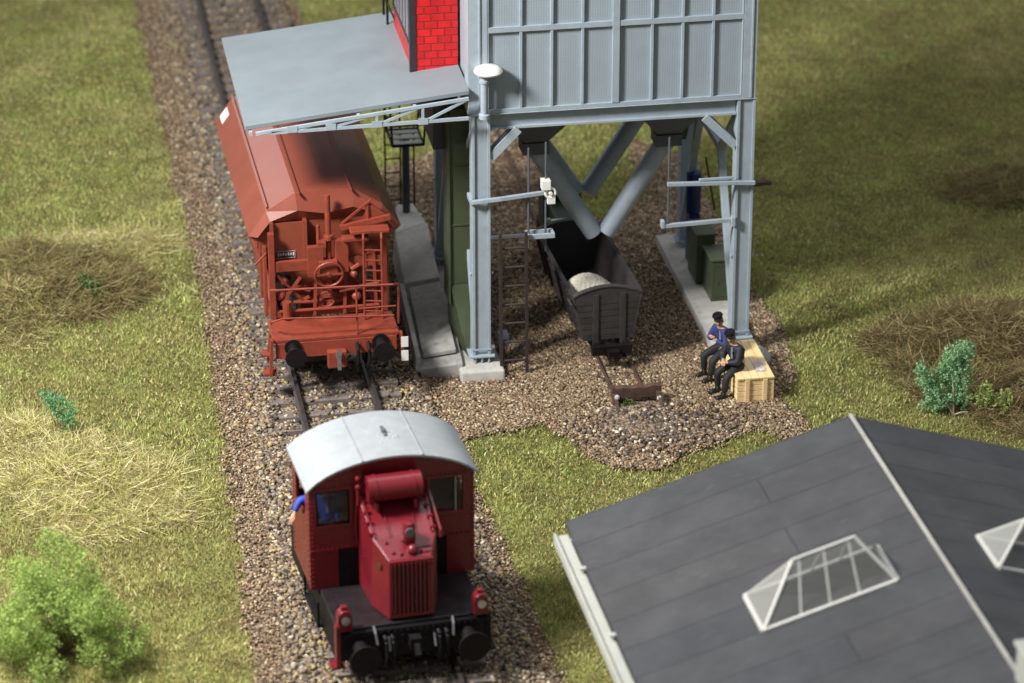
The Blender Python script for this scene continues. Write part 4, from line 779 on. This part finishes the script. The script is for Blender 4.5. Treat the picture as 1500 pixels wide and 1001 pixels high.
# roof
pa = arch(3.34, .40, 1.50); pb = [(a, b_ - .05) for a, b_ in pa][::-1]
m = MB(); m.prism(pa + pb, -.12, 1.62); roof = m.build('roof', ROOFW, LO, .008, smooth=True)
m = MB()
for xs_ in (-.52, .52):
    zc = 3.34 + .40 * (1 - (xs_ / 1.5) ** 2) + .006; m.bx(xs_ - .012, xs_ + .012, -.12, 1.62, zc - .01, zc + .012)
m.build('roof_seam', ROOFW, roof)
m = MB()
for q in range(26): m.sph((.04 + rng.normal(0, .075), .68 + rng.normal(0, .17), 3.735), rng.uniform(.012, .03), 6, 4, (1, 1, .5))
m.build('roof_debris', mat('debris', (.35, .36, .37), .4), roof); m = MB(); m.cyl((.04, .78, 3.72), (.04, .78, 3.79), .045, 10); m.bx(.02, .07, .62, .98, 3.735, 3.765); m.build('roof_fitting', GREYD, roof)
# hood
zr, zf = 3.00, 2.40
m = MB()
bot = [(-.60, 0), (.60, 0), (.58, -.85), (.40, -1.36), (-.38, -1.36), (-.56, -.85)]
top = [(-.60, 0, zr), (.60, 0, zr), (.56, -.88, 2.62), (.38, -1.33, zf), (-.36, -1.33, zf), (-.54, -.88, 2.62)]
Vh = [(a, b_, 1.3) for a, b_ in bot] + top
m.add(Vh, [(5, 4, 3, 2, 1, 0), (6, 7, 8, 11), (11, 8, 9, 10)] + [(i, (i + 1) % 6, 6 + (i + 1) % 6, 6 + i) for i in range(6)]); hood = m.build('bonnet', RED, LO, .025)
m = MB(); m.bx(-.37, .39, -1.40, -1.362, 1.34, 1.40); m.bx(-.37, .39, -1.39, -1.345, 2.36, 2.41); m.bx(-.37, -.31, -1.40, -1.362, 1.40, 2.36); m.bx(.33, .39, -1.40, -1.362, 1.40, 2.36); gr_ = m.build('radiator_frame', RED, hood, .006)
m = MB()
for i in range(9): xq = -.275 + i * .0725; m.bx(xq - .017, xq + .017, -1.41, -1.385, 1.40, 2.36)
m.build('radiator_bar', RED, gr_)
m = MB(); m.bx(-.31, .33, -1.372, -1.3605, 1.4, 2.36); m.build('radiator_mesh', mat('radiator_dark', (.010, .004, .004), .7), gr_)
m = MB(); m.bar((-.22, -.9, 2.645), (-.26, -.02, 3.02), .015, .015); m.bar((.22, -.9, 2.645), (.26, -.02, 3.02), .015, .015)
for sx in (-1, 1):
    m.bar((sx * .50, -.90, 2.64), (sx * .56, -.05, 3.02), .03, .03); 
    for k_ in range(4): m.bx(sx * .52 - .05, sx * .52 + .05, -.85 + k_ * .22, -.80 + k_ * .22, 2.64 + k_ * .095, 2.70 + k_ * .095)
m.bx(-.14, .12, -.18, -.14, 2.93, 2.99)
for q in ((-.25, -1.2), (-.12, -1.24), (-.32, -1.0), (.22, -1.22), (-.05, -1.0)): m.sph((q[0], q[1], 2.42 + (1.33 + q[1]) * .48), .03, 8, 6)
m.build('bonnet_hinge', RED, hood)
m = MB(); m.bar((.62, -.95, 2.66), (.60, .0, 3.12), .035, .05); m.cyl((.62, -.95, 2.66), (.62, -.95, 2.55), .03, 8); m.build('side_pipe', RED, hood)
m = MB(); m.lathe([(.10, 0), (.12, .05), (.12, .28), (.09, .36), (.03, .38)], (.06, -1.0, 2.56), 16); m.sph((.08, -1.2, 2.50), .10, 12, 8); m.build('exhaust_stack', RED, hood, smooth=True)
m = MB(); m.cyl((.06, -1.105, 2.78), (.06, -1.135, 2.78), .085, 16); m.build('lamp_lens', mat('lamp_glass', (.12, .12, .13), .15), hood)
m = MB(); m.cyl((.16, -1.22, 2.54), (.40, -1.22, 2.54), .018, 6); m.build('horn', BLACK, hood)
m = MB(); m.cyl((-.49, -.27, 3.24), (.44, -.27, 3.24), .23, 24)
for xq in (-.36, .30): m.cyl((xq - .025, -.27, 3.24), (xq + .025, -.27, 3.24), .243, 24); m.bx(xq - .025, xq + .025, -.50, -.30, 2.92, 3.06)
m.build('air_tank', RED, LO, smooth=True)
m = MB(); m.cyl((-.62, -.15, 3.18), (-.62, -.15, 2.9), .03, 8); m.sph((-.62, -.16, 3.24), .05, 8, 6); m.sph((-.62, -.16, 3.40), .05, 8, 6); m.tube([(-.62, -.1, 3.0), (-.66, -.06, 2.5), (-.62, -.05, 2.1)], .02, 6); m.build('air_pipe', RED, LO)
# emblem on bonnet side
m = MB(); m.cyl((-.475, -1.12, 2.22), (-.488, -1.125, 2.22), .055, 12); m.build('maker_plate', mat('plate_brass', (.10, .10, .06), .4, metal=.6), hood)
# deck + frame
m = MB(); m.bx(-1.28, 1.28, -1.45, 0, 1.22, 1.285); m.bx(-1.28, 1.28, 1.48, 2.6, 1.22, 1.285); m.build('deck', mat('deck_black', (.016, .013, .015), .38, .25, 3), LO, .008)
m = MB()
for (xa, xb, ya) in ((-1.0, -.9, -1.25), (-1.0, -.9, -.95), (-1.0, -.9, -.65), (-1.0, -.9, -.35)): m.sph((xa, ya, 1.292), .014, 6, 4); m.sph((xa - .12, ya, 1.292), .014, 6, 4)
m.build('deck_rivet', BLACK, LO)
m = MB(); m.bx(-1.0, 1.0, -1.35, 2.5, .75, 1.21); m.bx(-1.3, -1.22, -1.3, 2.5, .62, 1.21); m.bx(1.22, 1.3, -1.3, 2.5, .62, 1.21); m.bx(-1.3, 1.3, .0, 1.48, 1.21, 1.29); m.build('chassis', BLACK, LO, .01)
m = MB(); m.bx(-1.3, 1.3, -1.55, -1.455, .72, 1.24); m.build('buffer_beam', BLACK, LO, .01)
m = MB()
for x in np.arange(-1.2, 1.25, .11): m.sph((x, -1.56, 1.19), .018, 6, 4)
for x in (-.35, -.2, .2, .35):
    for z in (.85, .98, 1.1): m.sph((x, -1.56, z), .022, 6, 4)
m.build('beam_rivet', BLACK, LO)
for sx in (-.93, .93):
    m = MB(); m.cyl((sx, -1.55, .98), (sx, -1.85, .98), .13, 16); m.cyl((sx, -1.85, .98), (sx, -2.02, .98), .08, 12); m.cyl((sx, -2.02, .98), (sx, -2.06, .98), .27, 28); m.build('buffer', BLACK, LO, .006)
    m = MB(); m.tube([(sx - .25 * (1 if sx < 0 else -1) * -1, -1.5, 1.3), (sx * .72, -1.62, 1.22), (sx * .70, -1.7, 1.05)], .022, 6); m.build('grab_iron', STEEL, LO)
    lx = 1.17 * (1 if sx > 0 else -1)
    m = MB(); m.bx(lx - .12, lx + .12, -1.56, -1.36, 1.29, 1.56); m.cyl((lx, -1.56, 1.56), (lx, -1.36, 1.56), .12, 20); m.bx(lx - .05, lx + .05, -1.50, -1.40, 1.67, 1.74); lh = m.build('lamp_housing', RED, LO, .01)
    m = MB(); m.cyl((lx + .01, -1.585, 1.50), (lx + .01, -1.56, 1.50), .075, 16); m.build('lamp_lens', STEEL, lh)
m = MB(); m.bar((-1.30, -1.5, 1.42), (-1.30, -1.5, .62), .07, .16); m.bx(-1.42, -1.2, -1.58, -1.3, .60, .64); m.build('foot_step', RED, LO)
m = MB(); m.bar((1.30, -1.5, 1.30), (1.30, -1.5, .62), .07, .14); m.bx(1.2, 1.42, -1.58, -1.3, .60, .64); m.build('foot_step', BLACK, LO)
m = MB(); m.bx(-1.40, -1.22, -.3, .9, .70, .74); m.bx(-1.40, -1.36, -.3, -.25, .7, 1.2); m.bx(-1.40, -1.36, .85, .9, .7, 1.2); m.build('side_step', BLACK, LO)
m = MB(); m.bx(-.1, .1, -1.75, -1.56, .9, 1.1); m.bar((0, -1.75, 1.0), (0, -1.9, .86), .09, .1); m.build('coupling_hook', BLACK, LO)
for hx_ in (-.5, -.38, .42, .55): m = MB(); m.tube([(hx_, -1.56, 1.12), (hx_, -1.72, 1.05), (hx_, -1.74, .8), (hx_, -1.66, .62)], .035, 8); m.sph((hx_, -1.68, 1.12), .045, 8, 6); m.build('brake_hose', BLACK, LO)
m = MB(); m.tube([(-.44, -1.60, 1.12), (-.44, -1.7, .9)], .02, 6); m.tube([(.34, -1.62, 1.1), (.34, -1.72, .9)], .02, 6); m.build('hose_valve', STEEL, LO)
for yk in (-.6, 1.9):
    for sx in (-.75, .75): m = MB(); m.cyl((sx - .06, yk, .77), (sx + .06, yk, .77), .42, 28); m.build('wheel', BLACK, LO, smooth=True)

# ------------------------------------------------------------------ people
def skin_mesh(name, nodes, edges, matl, parent, sub=2):
    me = bpy.data.meshes.new(name); keys = list(nodes); ix = {k: i for i, k in enumerate(keys)}
    me.from_pydata([tuple(nodes[k][0]) for k in keys], [(ix[a], ix[b_]) for a, b_ in edges], []); me.update()
    o = bpy.data.objects.new(name, me); S.collection.objects.link(o)
    o.modifiers.new('skin', 'SKIN'); 
    if not me.skin_vertices: me.attributes  # created by modifier
    sv = me.skin_vertices[0].data if me.skin_vertices else None
    if sv is None:
        bpy.context.view_layer.objects.active = o; bpy.ops.mesh.customdata_skin_add(); sv = me.skin_vertices[0].data
    for k in keys:
        r = nodes[k][1]; r = (r, r) if not isinstance(r, tuple) else r; sv[ix[k]].radius = r; sv[ix[k]].use_root = (ix[k] == 0)
    ss = o.modifiers.new('sub', 'SUBSURF'); ss.levels = sub; ss.render_levels = sub
    me.materials.append(matl)
    # bake the modifiers so the figure is a plain mesh
    dg = bpy.context.evaluated_depsgraph_get(); m2 = bpy.data.meshes.new_from_object(o.evaluated_get(dg)); o.modifiers.clear(); o.data = m2; m2.name = name
    for p in m2.polygons: p.use_smooth = True
    if parent: o.parent = parent
    return o
SHIRT = mat('grey_shirt', (.25, .26, .28), .7)
def person(label, J, jacket, trousers, cap=BLACK, loc=(0, 0, 0), rz=0, parent_thing=None, hidden_legs=False):
    """J: joints in local coordinates, dict of Vectors; faces direction J['face']"""
    t = thing('person', label, 'person', loc, rz, local=True)
    V_ = Vector; g = {k: V_(v) for k, v in J.items()}
    fw = g['face'].normalized(); up = (g['head'] - g['neck']).normalized(); sd = fw.cross(V_((0, 0, 1))).normalized()
    N = {'pel': (g['pelvis'], (.15, .12)), 'waist': (g['pelvis'].lerp(g['chest'], .45), (.14, .11)), 'chest': (g['chest'], (.17, .12)), 'neck': (g['neck'], .058), 'hd0': (g['neck'].lerp(g['head'], .5), .062), 'hd': (g['head'], (.085, .095)), 'hd2': (g['head'] + up * .09, (.07, .08))}
    E = [('pel', 'waist'), ('waist', 'chest'), ('chest', 'neck'), ('neck', 'hd0'), ('hd0', 'hd'), ('hd', 'hd2')]
    for s in 'LR':
        N['sh' + s] = (g['sh' + s], .068); N['el' + s] = (g['el' + s], .036); N['wr' + s] = (g['wr' + s], .032); E += [('chest', 'sh' + s), ('sh' + s, 'el' + s), ('el' + s, 'wr' + s)]
        d = (g['wr' + s] - g['el' + s]).normalized(); pm = g['wr' + s] + d * .06; N['pm' + s] = (pm, (.032, .022)); E.append(('wr' + s, 'pm' + s))
        sp = d.cross(V_((0, 0, 1))).normalized()
        for i, (o_, ln) in enumerate(((-.030, .068), (-.010, .08), (.010, .075), (.030, .058))):
            a = pm + sp * o_ + d * .03; b_ = a + d * ln * .5 - V_((0, 0, .008)); c = b_ + d * ln * .35 - V_((0, 0, .03)); N[f'f{i}a{s}'] = (a, .010); N[f'f{i}b{s}'] = (b_, .0095); N[f'f{i}c{s}'] = (c, .008)
            E += [('pm' + s, f'f{i}a{s}'), (f'f{i}a{s}', f'f{i}b{s}'), (f'f{i}b{s}', f'f{i}c{s}')]
        th = pm - sp * .045 - V_((0, 0, .005)); N['t1' + s] = (th, .012); N['t2' + s] = (th + d * .04 - V_((0, 0, .015)), .010); E += [('wr' + s, 't1' + s), ('t1' + s, 't2' + s)]
        N['hip' + s] = (g['hip' + s], .10); N['kn' + s] = (g['kn' + s], .068); N['an' + s] = (g['an' + s], .035); N['to' + s] = (g['an' + s].lerp(g['to' + s], .5), .02); E += [('pel', 'hip' + s), ('hip' + s, 'kn' + s), ('kn' + s, 'an' + s), ('an' + s, 'to' + s)]
    body = skin_mesh('body', N, E, SKIN, t)
    # face
    hc = g['head'] + up * .03; m = MB(); nb = hc + fw * .085 - up * .01
    m.sph(nb + fw * .012, .018, 8, 6); m.sph(hc + sd * .09, .022, 8, 6, (.6, 1, 1.3)); m.sph(hc - sd * .09, .022, 8, 6, (.6, 1, 1.3)); m.build('nose_and_ears', SKIN, t)
    m = MB(); m.sph(hc + fw * .083 + sd * .03 + up * .015, .010, 6, 4); m.sph(hc + fw * .083 - sd * .03 + up * .015, .010, 6, 4); m.bar(hc + fw * .086 + sd * .022 - up * .052, hc + fw * .086 - sd * .022 - up * .052, .008, .008); m.build('eyes_and_mouth', DARKT, t)
    m = MB(); m.sph(hc - fw * .022 + up * .022, .094, 14, 10, (1, 1, .95)); m.build('hair', HAIR, t, smooth=True)
    Rm = up.to_track_quat('Z', 'Y').to_matrix(); m = MB(); m.lathe([(.086, .0), (.095, .02), (.112, .05), (.10, .08), (.03, .09)], (0, 0, 0), 20)
    m.v = [tuple(Rm @ V_(v) + hc + up * .078 - fw * .012) for v in m.v]
    b_ = MB(); b_.sph((0, 0, 0), .075, 14, 6, (1, 1, .16)); b_.v = [tuple(Rm @ V_(v) + hc + up * .088 + fw * .065) for v in b_.v]; c_ = m.build('cap', cap, t, smooth=True); b_.build('cap_peak', cap, c_, smooth=True)
    # clothing
    k = 1.0; NJ = {'pel': (g['pelvis'] + V_((0, 0, .01)), (.175, .145)), 'waist': (N['waist'][0], (.17, .135)), 'chest': (g['chest'], (.2, .145)), 'nk': (g['chest'].lerp(g['neck'], .92), .082)}; EJ = [('pel', 'waist'), ('waist', 'chest'), ('chest', 'nk')]
    for s in 'LR':
        NJ['sh' + s] = (g['sh' + s], .094); NJ['el' + s] = (g['el' + s], .082); NJ['wr' + s] = (g['el' + s].lerp(g['wr' + s], .9), .048); EJ += [('chest', 'sh' + s), ('sh' + s, 'el' + s), ('el' + s, 'wr' + s)]
    skin_mesh('jacket', NJ, EJ, jacket, t)
    m = MB(); nk = g['chest'].lerp(g['neck'], .78); m.bar(nk + fw * .08 + sd * .05, nk + fw * .125 - V_((0, 0, .12)) + sd * .012, .035, .015); m.bar(nk + fw * .08 - sd * .05, nk + fw * .125 - V_((0, 0, .12)) - sd * .012, .035, .015); m.build('collar', jacket, t)
    m = MB(); m.bar(nk + fw * .10, g['chest'] + fw * .175 - V_((0, 0, .10)), .035, .02); m.build('shirt', SHIRT, t)
    NT = {'pel': (g['pelvis'] + fw * .04, (.12, .10))}; ET = []
    for s in 'LR':
        NT['hip' + s] = (g['hip' + s] + fw * .05, .11); NT['kn' + s] = (g['kn' + s], .085); NT['an' + s] = (g['kn' + s].lerp(g['an' + s], .85), .068); ET += [('pel', 'hip' + s), ('hip' + s, 'kn' + s), ('kn' + s, 'an' + s)]
    skin_mesh('trousers', NT, ET, trousers, t)
    for s in 'LR':
        a, b_ = g['an' + s], g['to' + s]; d = (b_ - a); d.z = 0; d.normalize(); he = V_((a.x, a.y, .055)) - d * .05
        skin_mesh('boot', {'a': (a + V_((0, 0, .10)), .075), 'h': (V_((a.x, a.y, a.z - .02)), .075), 'm': (V_(((a.x + b_.x) / 2, (a.y + b_.y) / 2, b_.z + .03)), .07), 't': (b_ + d * .04 + V_((0, 0, .015)), .055)}, [('a', 'h'), ('h', 'm'), ('m', 't')], BOOT, t)
    return t
def seated(px, py, seat, az, lean=.12, turn=0, knee_spread=.15, shin=(.05, -.02), hand=(.34, 0, .2), headturn=0, armR=None, armL=None):
    """seated pose facing azimuth az (radians); returns joints"""
    F = Vector((math.cos(az), math.sin(az), 0)); Sd = Vector((-math.sin(az), math.cos(az), 0)); U = Vector((0, 0, 1))
    p = Vector((px, py, seat + .085)); J = {'pelvis': p, 'chest': p + U * .32 + F * lean}
    J['neck'] = p + U * .46 + F * (lean * 1.35); J['head'] = p + U * .575 + F * (lean * 1.7); h_ = az + headturn; J['face'] = Vector((math.cos(h_), math.sin(h_), -.1))
    for s, q in (('L', 1), ('R', -1)):
        J['sh' + s] = J['chest'] + Sd * q * .19 + U * .06; J['hip' + s] = p + Sd * q * .10 + F * .03
        J['kn' + s] = p + F * .42 + Sd * q * knee_spread + U * -.0; J['kn' + s].z = .49
        J['an' + s] = J['kn' + s] + F * shin[0] * (1 if s == 'L' else -.6) + U * -.40; J['to' + s] = Vector((J['an' + s].x + F.x * .17, J['an' + s].y + F.y * .17, .045))
        J['el' + s] = J['sh' + s] + U * -.24 + F * .10 + Sd * q * .05
        J['wr' + s] = p + F * hand[0] + Sd * q * .05 + U * hand[2]
    return J
J1 = seated(5.05, .60, .55, R(205), lean=.10, headturn=R(45), hand=(.30, 0, .26)); 
person('seated man in a navy blue jacket and dark beret, hands clasped, farther along the crate', J1, NAVY, DARKT)
J2 = seated(5.15, -.20, .55, R(205), lean=.12, headturn=R(35), hand=(.36, 0, .12)); 
person('seated man in a black jacket and peaked cap on the near end of the crate', J2, DARKC, DARKT)
# driver leaning in the cab (local coordinates of the world, cab rotated 5 degrees)
def stand(px, py, z, az):
    F = Vector((math.cos(az), math.sin(az), 0)); Sd = Vector((-math.sin(az), math.cos(az), 0)); U = Vector((0, 0, 1)); p = Vector((px, py, z + .9))
    J = {'pelvis': p, 'chest': p + U * .42, 'neck': p + U * .6 + F * .02, 'head': p + U * .73 + F * .04, 'face': F}
    for s, q in (('L', 1), ('R', -1)):
        J['sh' + s] = J['chest'] + Sd * q * .19 + U * .06; J['hip' + s] = p + Sd * q * .1; J['kn' + s] = J['hip' + s] - U * .42 + F * .03; J['an' + s] = J['kn' + s] - U * .38; J['to' + s] = J['an' + s] + F * .16 - U * .05
        J['el' + s] = J['sh' + s] - U * .27 + F * .06; J['wr' + s] = J['el' + s] + F * .24
    return J
JD = stand(-4.02, -8.45, 1.30, R(-100)); JD['shR'] = Vector((-4.20, -8.45, 2.66)); JD['elR'] = Vector((-4.50, -8.50, 2.72)); JD['wrR'] = Vector((-4.62, -8.60, 2.50))
for k_ in ('chest', 'neck', 'head', 'shL', 'shR', 'pelvis', 'hipL', 'hipR', 'elL', 'wrL'):
    if k_ not in ('shR',): JD[k_] = JD[k_] + Vector((0, 0, -.02))
person('driver in a bright blue jacket with one arm out of the locomotive cab window', JD, BLUEC, DARKT)

# crate
def woodmat():
    m, t, b = nt('yellow_crate_wood'); N = t.nodes; L = t.links; tc = N.new('ShaderNodeTexCoord'); w1 = N.new('ShaderNodeTexWave'); w1.bands_direction = 'Z'; w1.inputs['Scale'].default_value = 4; w1.inputs['Distortion'].default_value = 3; w1.inputs['Detail'].default_value = 4
    mp = N.new('ShaderNodeMapping'); mp.inputs['Scale'].default_value = (1, .2, 2); L.new(tc.outputs['Object'], mp.inputs[0]); L.new(mp.outputs[0], w1.inputs['Vector'])
    r = N.new('ShaderNodeMixRGB'); r.inputs[1].default_value = (.78, .56, .27, 1); r.inputs[2].default_value = (.88, .70, .40, 1); L.new(w1.outputs['Fac'], r.inputs[0]); L.new(r.outputs[0], b.inputs['Base Color']); setv(b, 'Roughness', .6); return m
WOOD = woodmat()
t = thing('wooden_crate', 'long pale yellow wooden crate that the two men sit on', 'crate', (5.4, .1, 0), 0)
m = MB(); m.bx(5.02, 5.72, -.74, .95, .0, .52); m.build('box', WOOD, t, .01)
m = MB()
for i in range(4): m.bx(4.995, 5.745, -.765, -.743, .02 + i * .125, .135 + i * .125)
for i in range(4): m.bx(5.722, 5.737, -.69, .94, .04 + i * .115, .135 + i * .115); m.bx(5.003, 5.018, -.69, .94, .04 + i * .115, .135 + i * .115)
m.build('side_board', WOOD, t, .006)
m = MB()
for xq in (5.20, 5.56): m.bx(xq - .045, xq + .045, -.80, -.768, .0, .515)
m.build('batten', WOOD, t, .006)
m = MB(); 
for i in range(5): m.bx(4.99 + i * .152, 5.136 + i * .152, -.79, .98, .522, .56)
m.build('lid', WOOD, t, .006)
t = thing('paper_sheet', 'crumpled whitish paper lying on the crate lid beside the men', 'paper', (5.55, -.2, .55))
m = MB(); n_ = 8; VV = []; 
for i in range(n_):
    for j in range(n_): VV.append((5.44 + .2 * i / 7, -.52 + .45 * j / 7, .566 + random.uniform(0, .016)))
m.add(VV, [(i * n_ + j, (i + 1) * n_ + j, (i + 1) * n_ + j + 1, i * n_ + j + 1) for i in range(n_ - 1) for j in range(n_ - 1)])
pm_ = mat('paper', (.62, .52, .5), .8, .2, 8, stain=(.3, .2, .3), stain_amt=.6); o_ = m.build('sheet', pm_, t); sm_ = o_.modifiers.new('thick', 'SOLIDIFY'); sm_.thickness = .004

# ------------------------------------------------------------------ dark roofed building in front
def roofmat():
    m, t, b = nt('dark_roofing_felt'); N = t.nodes; L = t.links; tc = N.new('ShaderNodeTexCoord'); sp = N.new('ShaderNodeSeparateXYZ'); L.new(tc.outputs['Object'], sp.inputs[0])
    cb = N.new('ShaderNodeCombineXYZ'); L.new(sp.outputs[0], cb.inputs[0]); L.new(sp.outputs[1], cb.inputs[1])
    br = N.new('ShaderNodeTexBrick'); br.inputs['Scale'].default_value = 1; br.inputs['Brick Width'].default_value = 4.86; br.inputs['Row Height'].default_value = .86; br.inputs['Mortar Size'].default_value = .014; br.inputs['Mortar Smooth'].default_value = .4; br.offset = .37
    br.inputs['Color1'].default_value = (.040, .043, .050, 1); br.inputs['Color2'].default_value = (.049, .050, .055, 1); br.inputs['Mortar'].default_value = (.020, .021, .024, 1)
    n0 = N.new('ShaderNodeTexNoise'); n0.inputs['Scale'].default_value = .8; L.new(tc.outputs['Object'], n0.inputs[0])
    md = N.new('ShaderNodeVectorMath'); md.operation = 'ADD'; ms = N.new('ShaderNodeVectorMath'); ms.operation = 'SCALE'; ms.inputs['Scale'].default_value = .05; L.new(n0.outputs['Color'], ms.inputs[0]); L.new(cb.outputs[0], md.inputs[0]); L.new(ms.outputs[0], md.inputs[1]); L.new(md.outputs[0], br.inputs['Vector'])
    n1 = N.new('ShaderNodeTexNoise'); n1.inputs['Scale'].default_value = 1.1; n1.inputs['Detail'].default_value = 8; n1.inputs['Roughness'].default_value = .65; L.new(tc.outputs['Object'], n1.inputs[0])
    r1 = N.new('ShaderNodeValToRGB'); r1.color_ramp.elements[0].position = .35; r1.color_ramp.elements[0].color = (.8, .8, .8, 1); r1.color_ramp.elements[1].position = .72; r1.color_ramp.elements[1].color = (1.3, 1.29, 1.26, 1); L.new(n1.outputs[0], r1.inputs[0])
    mx = N.new('ShaderNodeMixRGB'); mx.blend_type = 'MULTIPLY'; mx.inputs[0].default_value = 1; L.new(br.outputs['Color'], mx.inputs[1]); L.new(r1.outputs[0], mx.inputs[2])
    # pale scuffs
    mp = N.new('ShaderNodeMapping'); mp.inputs['Scale'].default_value = (1.2, 7, 2); L.new(tc.outputs['Object'], mp.inputs[0]); n2 = N.new('ShaderNodeTexNoise'); n2.inputs['Scale'].default_value = 2.2; n2.inputs['Detail'].default_value = 5; L.new(mp.outputs[0], n2.inputs[0])
    r2 = N.new('ShaderNodeValToRGB'); r2.color_ramp.elements[0].position = .66; r2.color_ramp.elements[1].position = .82; r2.color_ramp.elements[1].color = (.4, .4, .4, 1); L.new(n2.outputs[0], r2.inputs[0])
    m3 = N.new('ShaderNodeMixRGB'); m3.inputs[2].default_value = (.20, .22, .23, 1); L.new(r2.outputs[0], m3.inputs[0]); L.new(mx.outputs[0], m3.inputs[1]); L.new(m3.outputs[0], b.inputs['Base Color'])
    setv(b, 'Roughness', .75); bp = N.new('ShaderNodeBump'); bp.invert = True; bp.inputs['Strength'].default_value = .5; bp.inputs['Distance'].default_value = .02; L.new(br.outputs['Fac'], bp.inputs['Height']); L.new(bp.outputs[0], b.inputs['Normal']); return m
ROOFD = roofmat()
HB = thing('shed_building', 'shed with a wide dark grey felt roof and pale gutter in the foreground', 'building', (4.6, -10.4, 0), R(1.7), local=True)
# local coordinates: ridge at x=0, gable edge at y=0, roof runs to -y
sl_ = 1.5 / 4.85
m = MB(); LR_ = 12.5
for sx in (-1, 1): m.hexa([(0, 0, 4.38), (sx * 4.86, 0, 2.88), (sx * 4.86, -LR_, 2.88), (0, -LR_, 4.38), (0, 0, 4.5), (sx * 4.86, 0, 3.0), (sx * 4.86, -LR_, 3.0), (0, -LR_, 4.5)])
rf = m.build('roof', ROOFD, HB)
m = MB(); m.bar((0, .01, 4.51), (0, -LR_, 4.51), .05, .05); m.build('ridge_strip', mat('pale_strip', (.42, .41, .38), .6, .15, 3), rf)
PALE = mat('pale_gutter_grey', (.42, .43, .39), .55, .08, 2)
for sx in (-1, 1):
    m = MB(); xg = sx * 4.98
    m.bx(xg - .11, xg + .11, -LR_, -.22, 2.74, 2.87); m.bx(xg - .14, xg - .10, -LR_, -.22, 2.72, 2.92)
    if sx < 0: m.bx(xg - .02, xg + .2, -LR_, -.12, 2.66, 2.735)
    for k_ in range(5): m.bx(xg + .02, xg + .13, -1.6 - k_ * 2.2, -1.5 - k_ * 2.2, 2.92, 2.97)
    m.build('gutter', PALE, HB, .01)
WALLM = mat('shed_wall_render', (.42, .40, .36), .85, .1, 2, .3, 30)
m = MB(); m.bx(-3.6, 3.6, -LR_ + .3, -.8, 0, 2.86); m.prism([(-3.6, 2.86), (3.6, 2.86), (3.6, 3.2), (0, 4.3), (-3.6, 3.2)], -LR_ + .3, -.8); m.build('wall', WALLM, HB)
SKF = mat('skylight_frame_white', (.60, .60, .57), .45, .05)
GLASSE = glass('end_pane_glass', (.66, .67, .63), .34, .2)
GLASSF = glass('front_pane_glass', (.66, .67, .63), .15, .2)
SHADE_SHEET = mat('interior_shade', (.022, .022, .026), .9)
def skylight(side, label):
    # local footprint: |x| 0.83..2.9 from ridge, y -4.05..-5.1
    xs0, xs1, ya, yb_ = (-2.88, -.76, -4.10, -5.22) if side < 0 else (.92, 3.0, -4.0, -5.05)
    zf_ = lambda x: 4.5 - abs(x) * sl_ + .012
    ym = (ya + yb_) / 2; ra, rb = (xs0 + .58, xs1 - .55)
    zr_ = lambda x: zf_(x) + .70
    A, B, C_, D = Vector((xs0, ya, zf_(xs0))), Vector((xs1, ya, zf_(xs1))), Vector((xs1, yb_, zf_(xs1))), Vector((xs0, yb_, zf_(xs0)))
    E_, F_ = Vector((ra, ym, zr_(ra))), Vector((rb, ym, zr_(rb)))
    sk = MB()
    for p, q in ((A, B), (B, C_), (C_, D), (D, A)): sk.bar(p, q, .065, .07)
    for p, q in ((A, E_), (D, E_), (B, F_), (C_, F_), (E_, F_)): sk.bar(p, q, .05, .04)
    o = sk.build('skylight', SKF, HB, .008); sk2 = MB()
    dk = MB(); dn = Vector((0, 0, -.009)); dk.add([A + dn, B + dn, C_ + dn, D + dn], [(0, 1, 2, 3)]); dk.build('interior_shade_sheet', SHADE_SHEET, o)  # dark sheet on the closed roof stands in for the shaded interior
    g_ = MB()
    U_ = Vector((0, 0, .012))
    for quad, gm in (((D, C_, F_, E_), GLASSF), ((A, B, F_, E_), GLASS)): g_ = MB(); g_.add([p + U_ for p in quad], [(0, 1, 2, 3)]); g_.build('glass_pane', gm, o)
    for tri in ((A, D, E_), (B, C_, F_)): g_ = MB(); g_.add([p + U_ for p in tri], [(0, 1, 2)]); g_.build('glass_pane', GLASSE, o)
    b_ = sk2
    for k_ in (.28, .5, .72):
        pf = D.lerp(C_, k_); pr = E_.lerp(F_, min(1, max(0, (k_ - .22) / .56))); b_.bar(pf, pr, .03, .02); pf2 = A.lerp(B, k_); b_.bar(pf2, pr, .03, .02)
    b_.build('glazing_bars', SKF, o)
    return o
skylight(-1, ''); skylight(1, '')
m = MB(); m.bx(-.07, .55, -9.3, -8.66, 4.0, 5.02); m.bx(-.11, .59, -9.34, -8.62, 5.02, 5.10); m.build('chimney', PALE, rf, .02)

# ------------------------------------------------------------------ render
S.render.engine = 'CYCLES'
S.cycles.max_bounces = 6
bpy.context.view_layer.update()
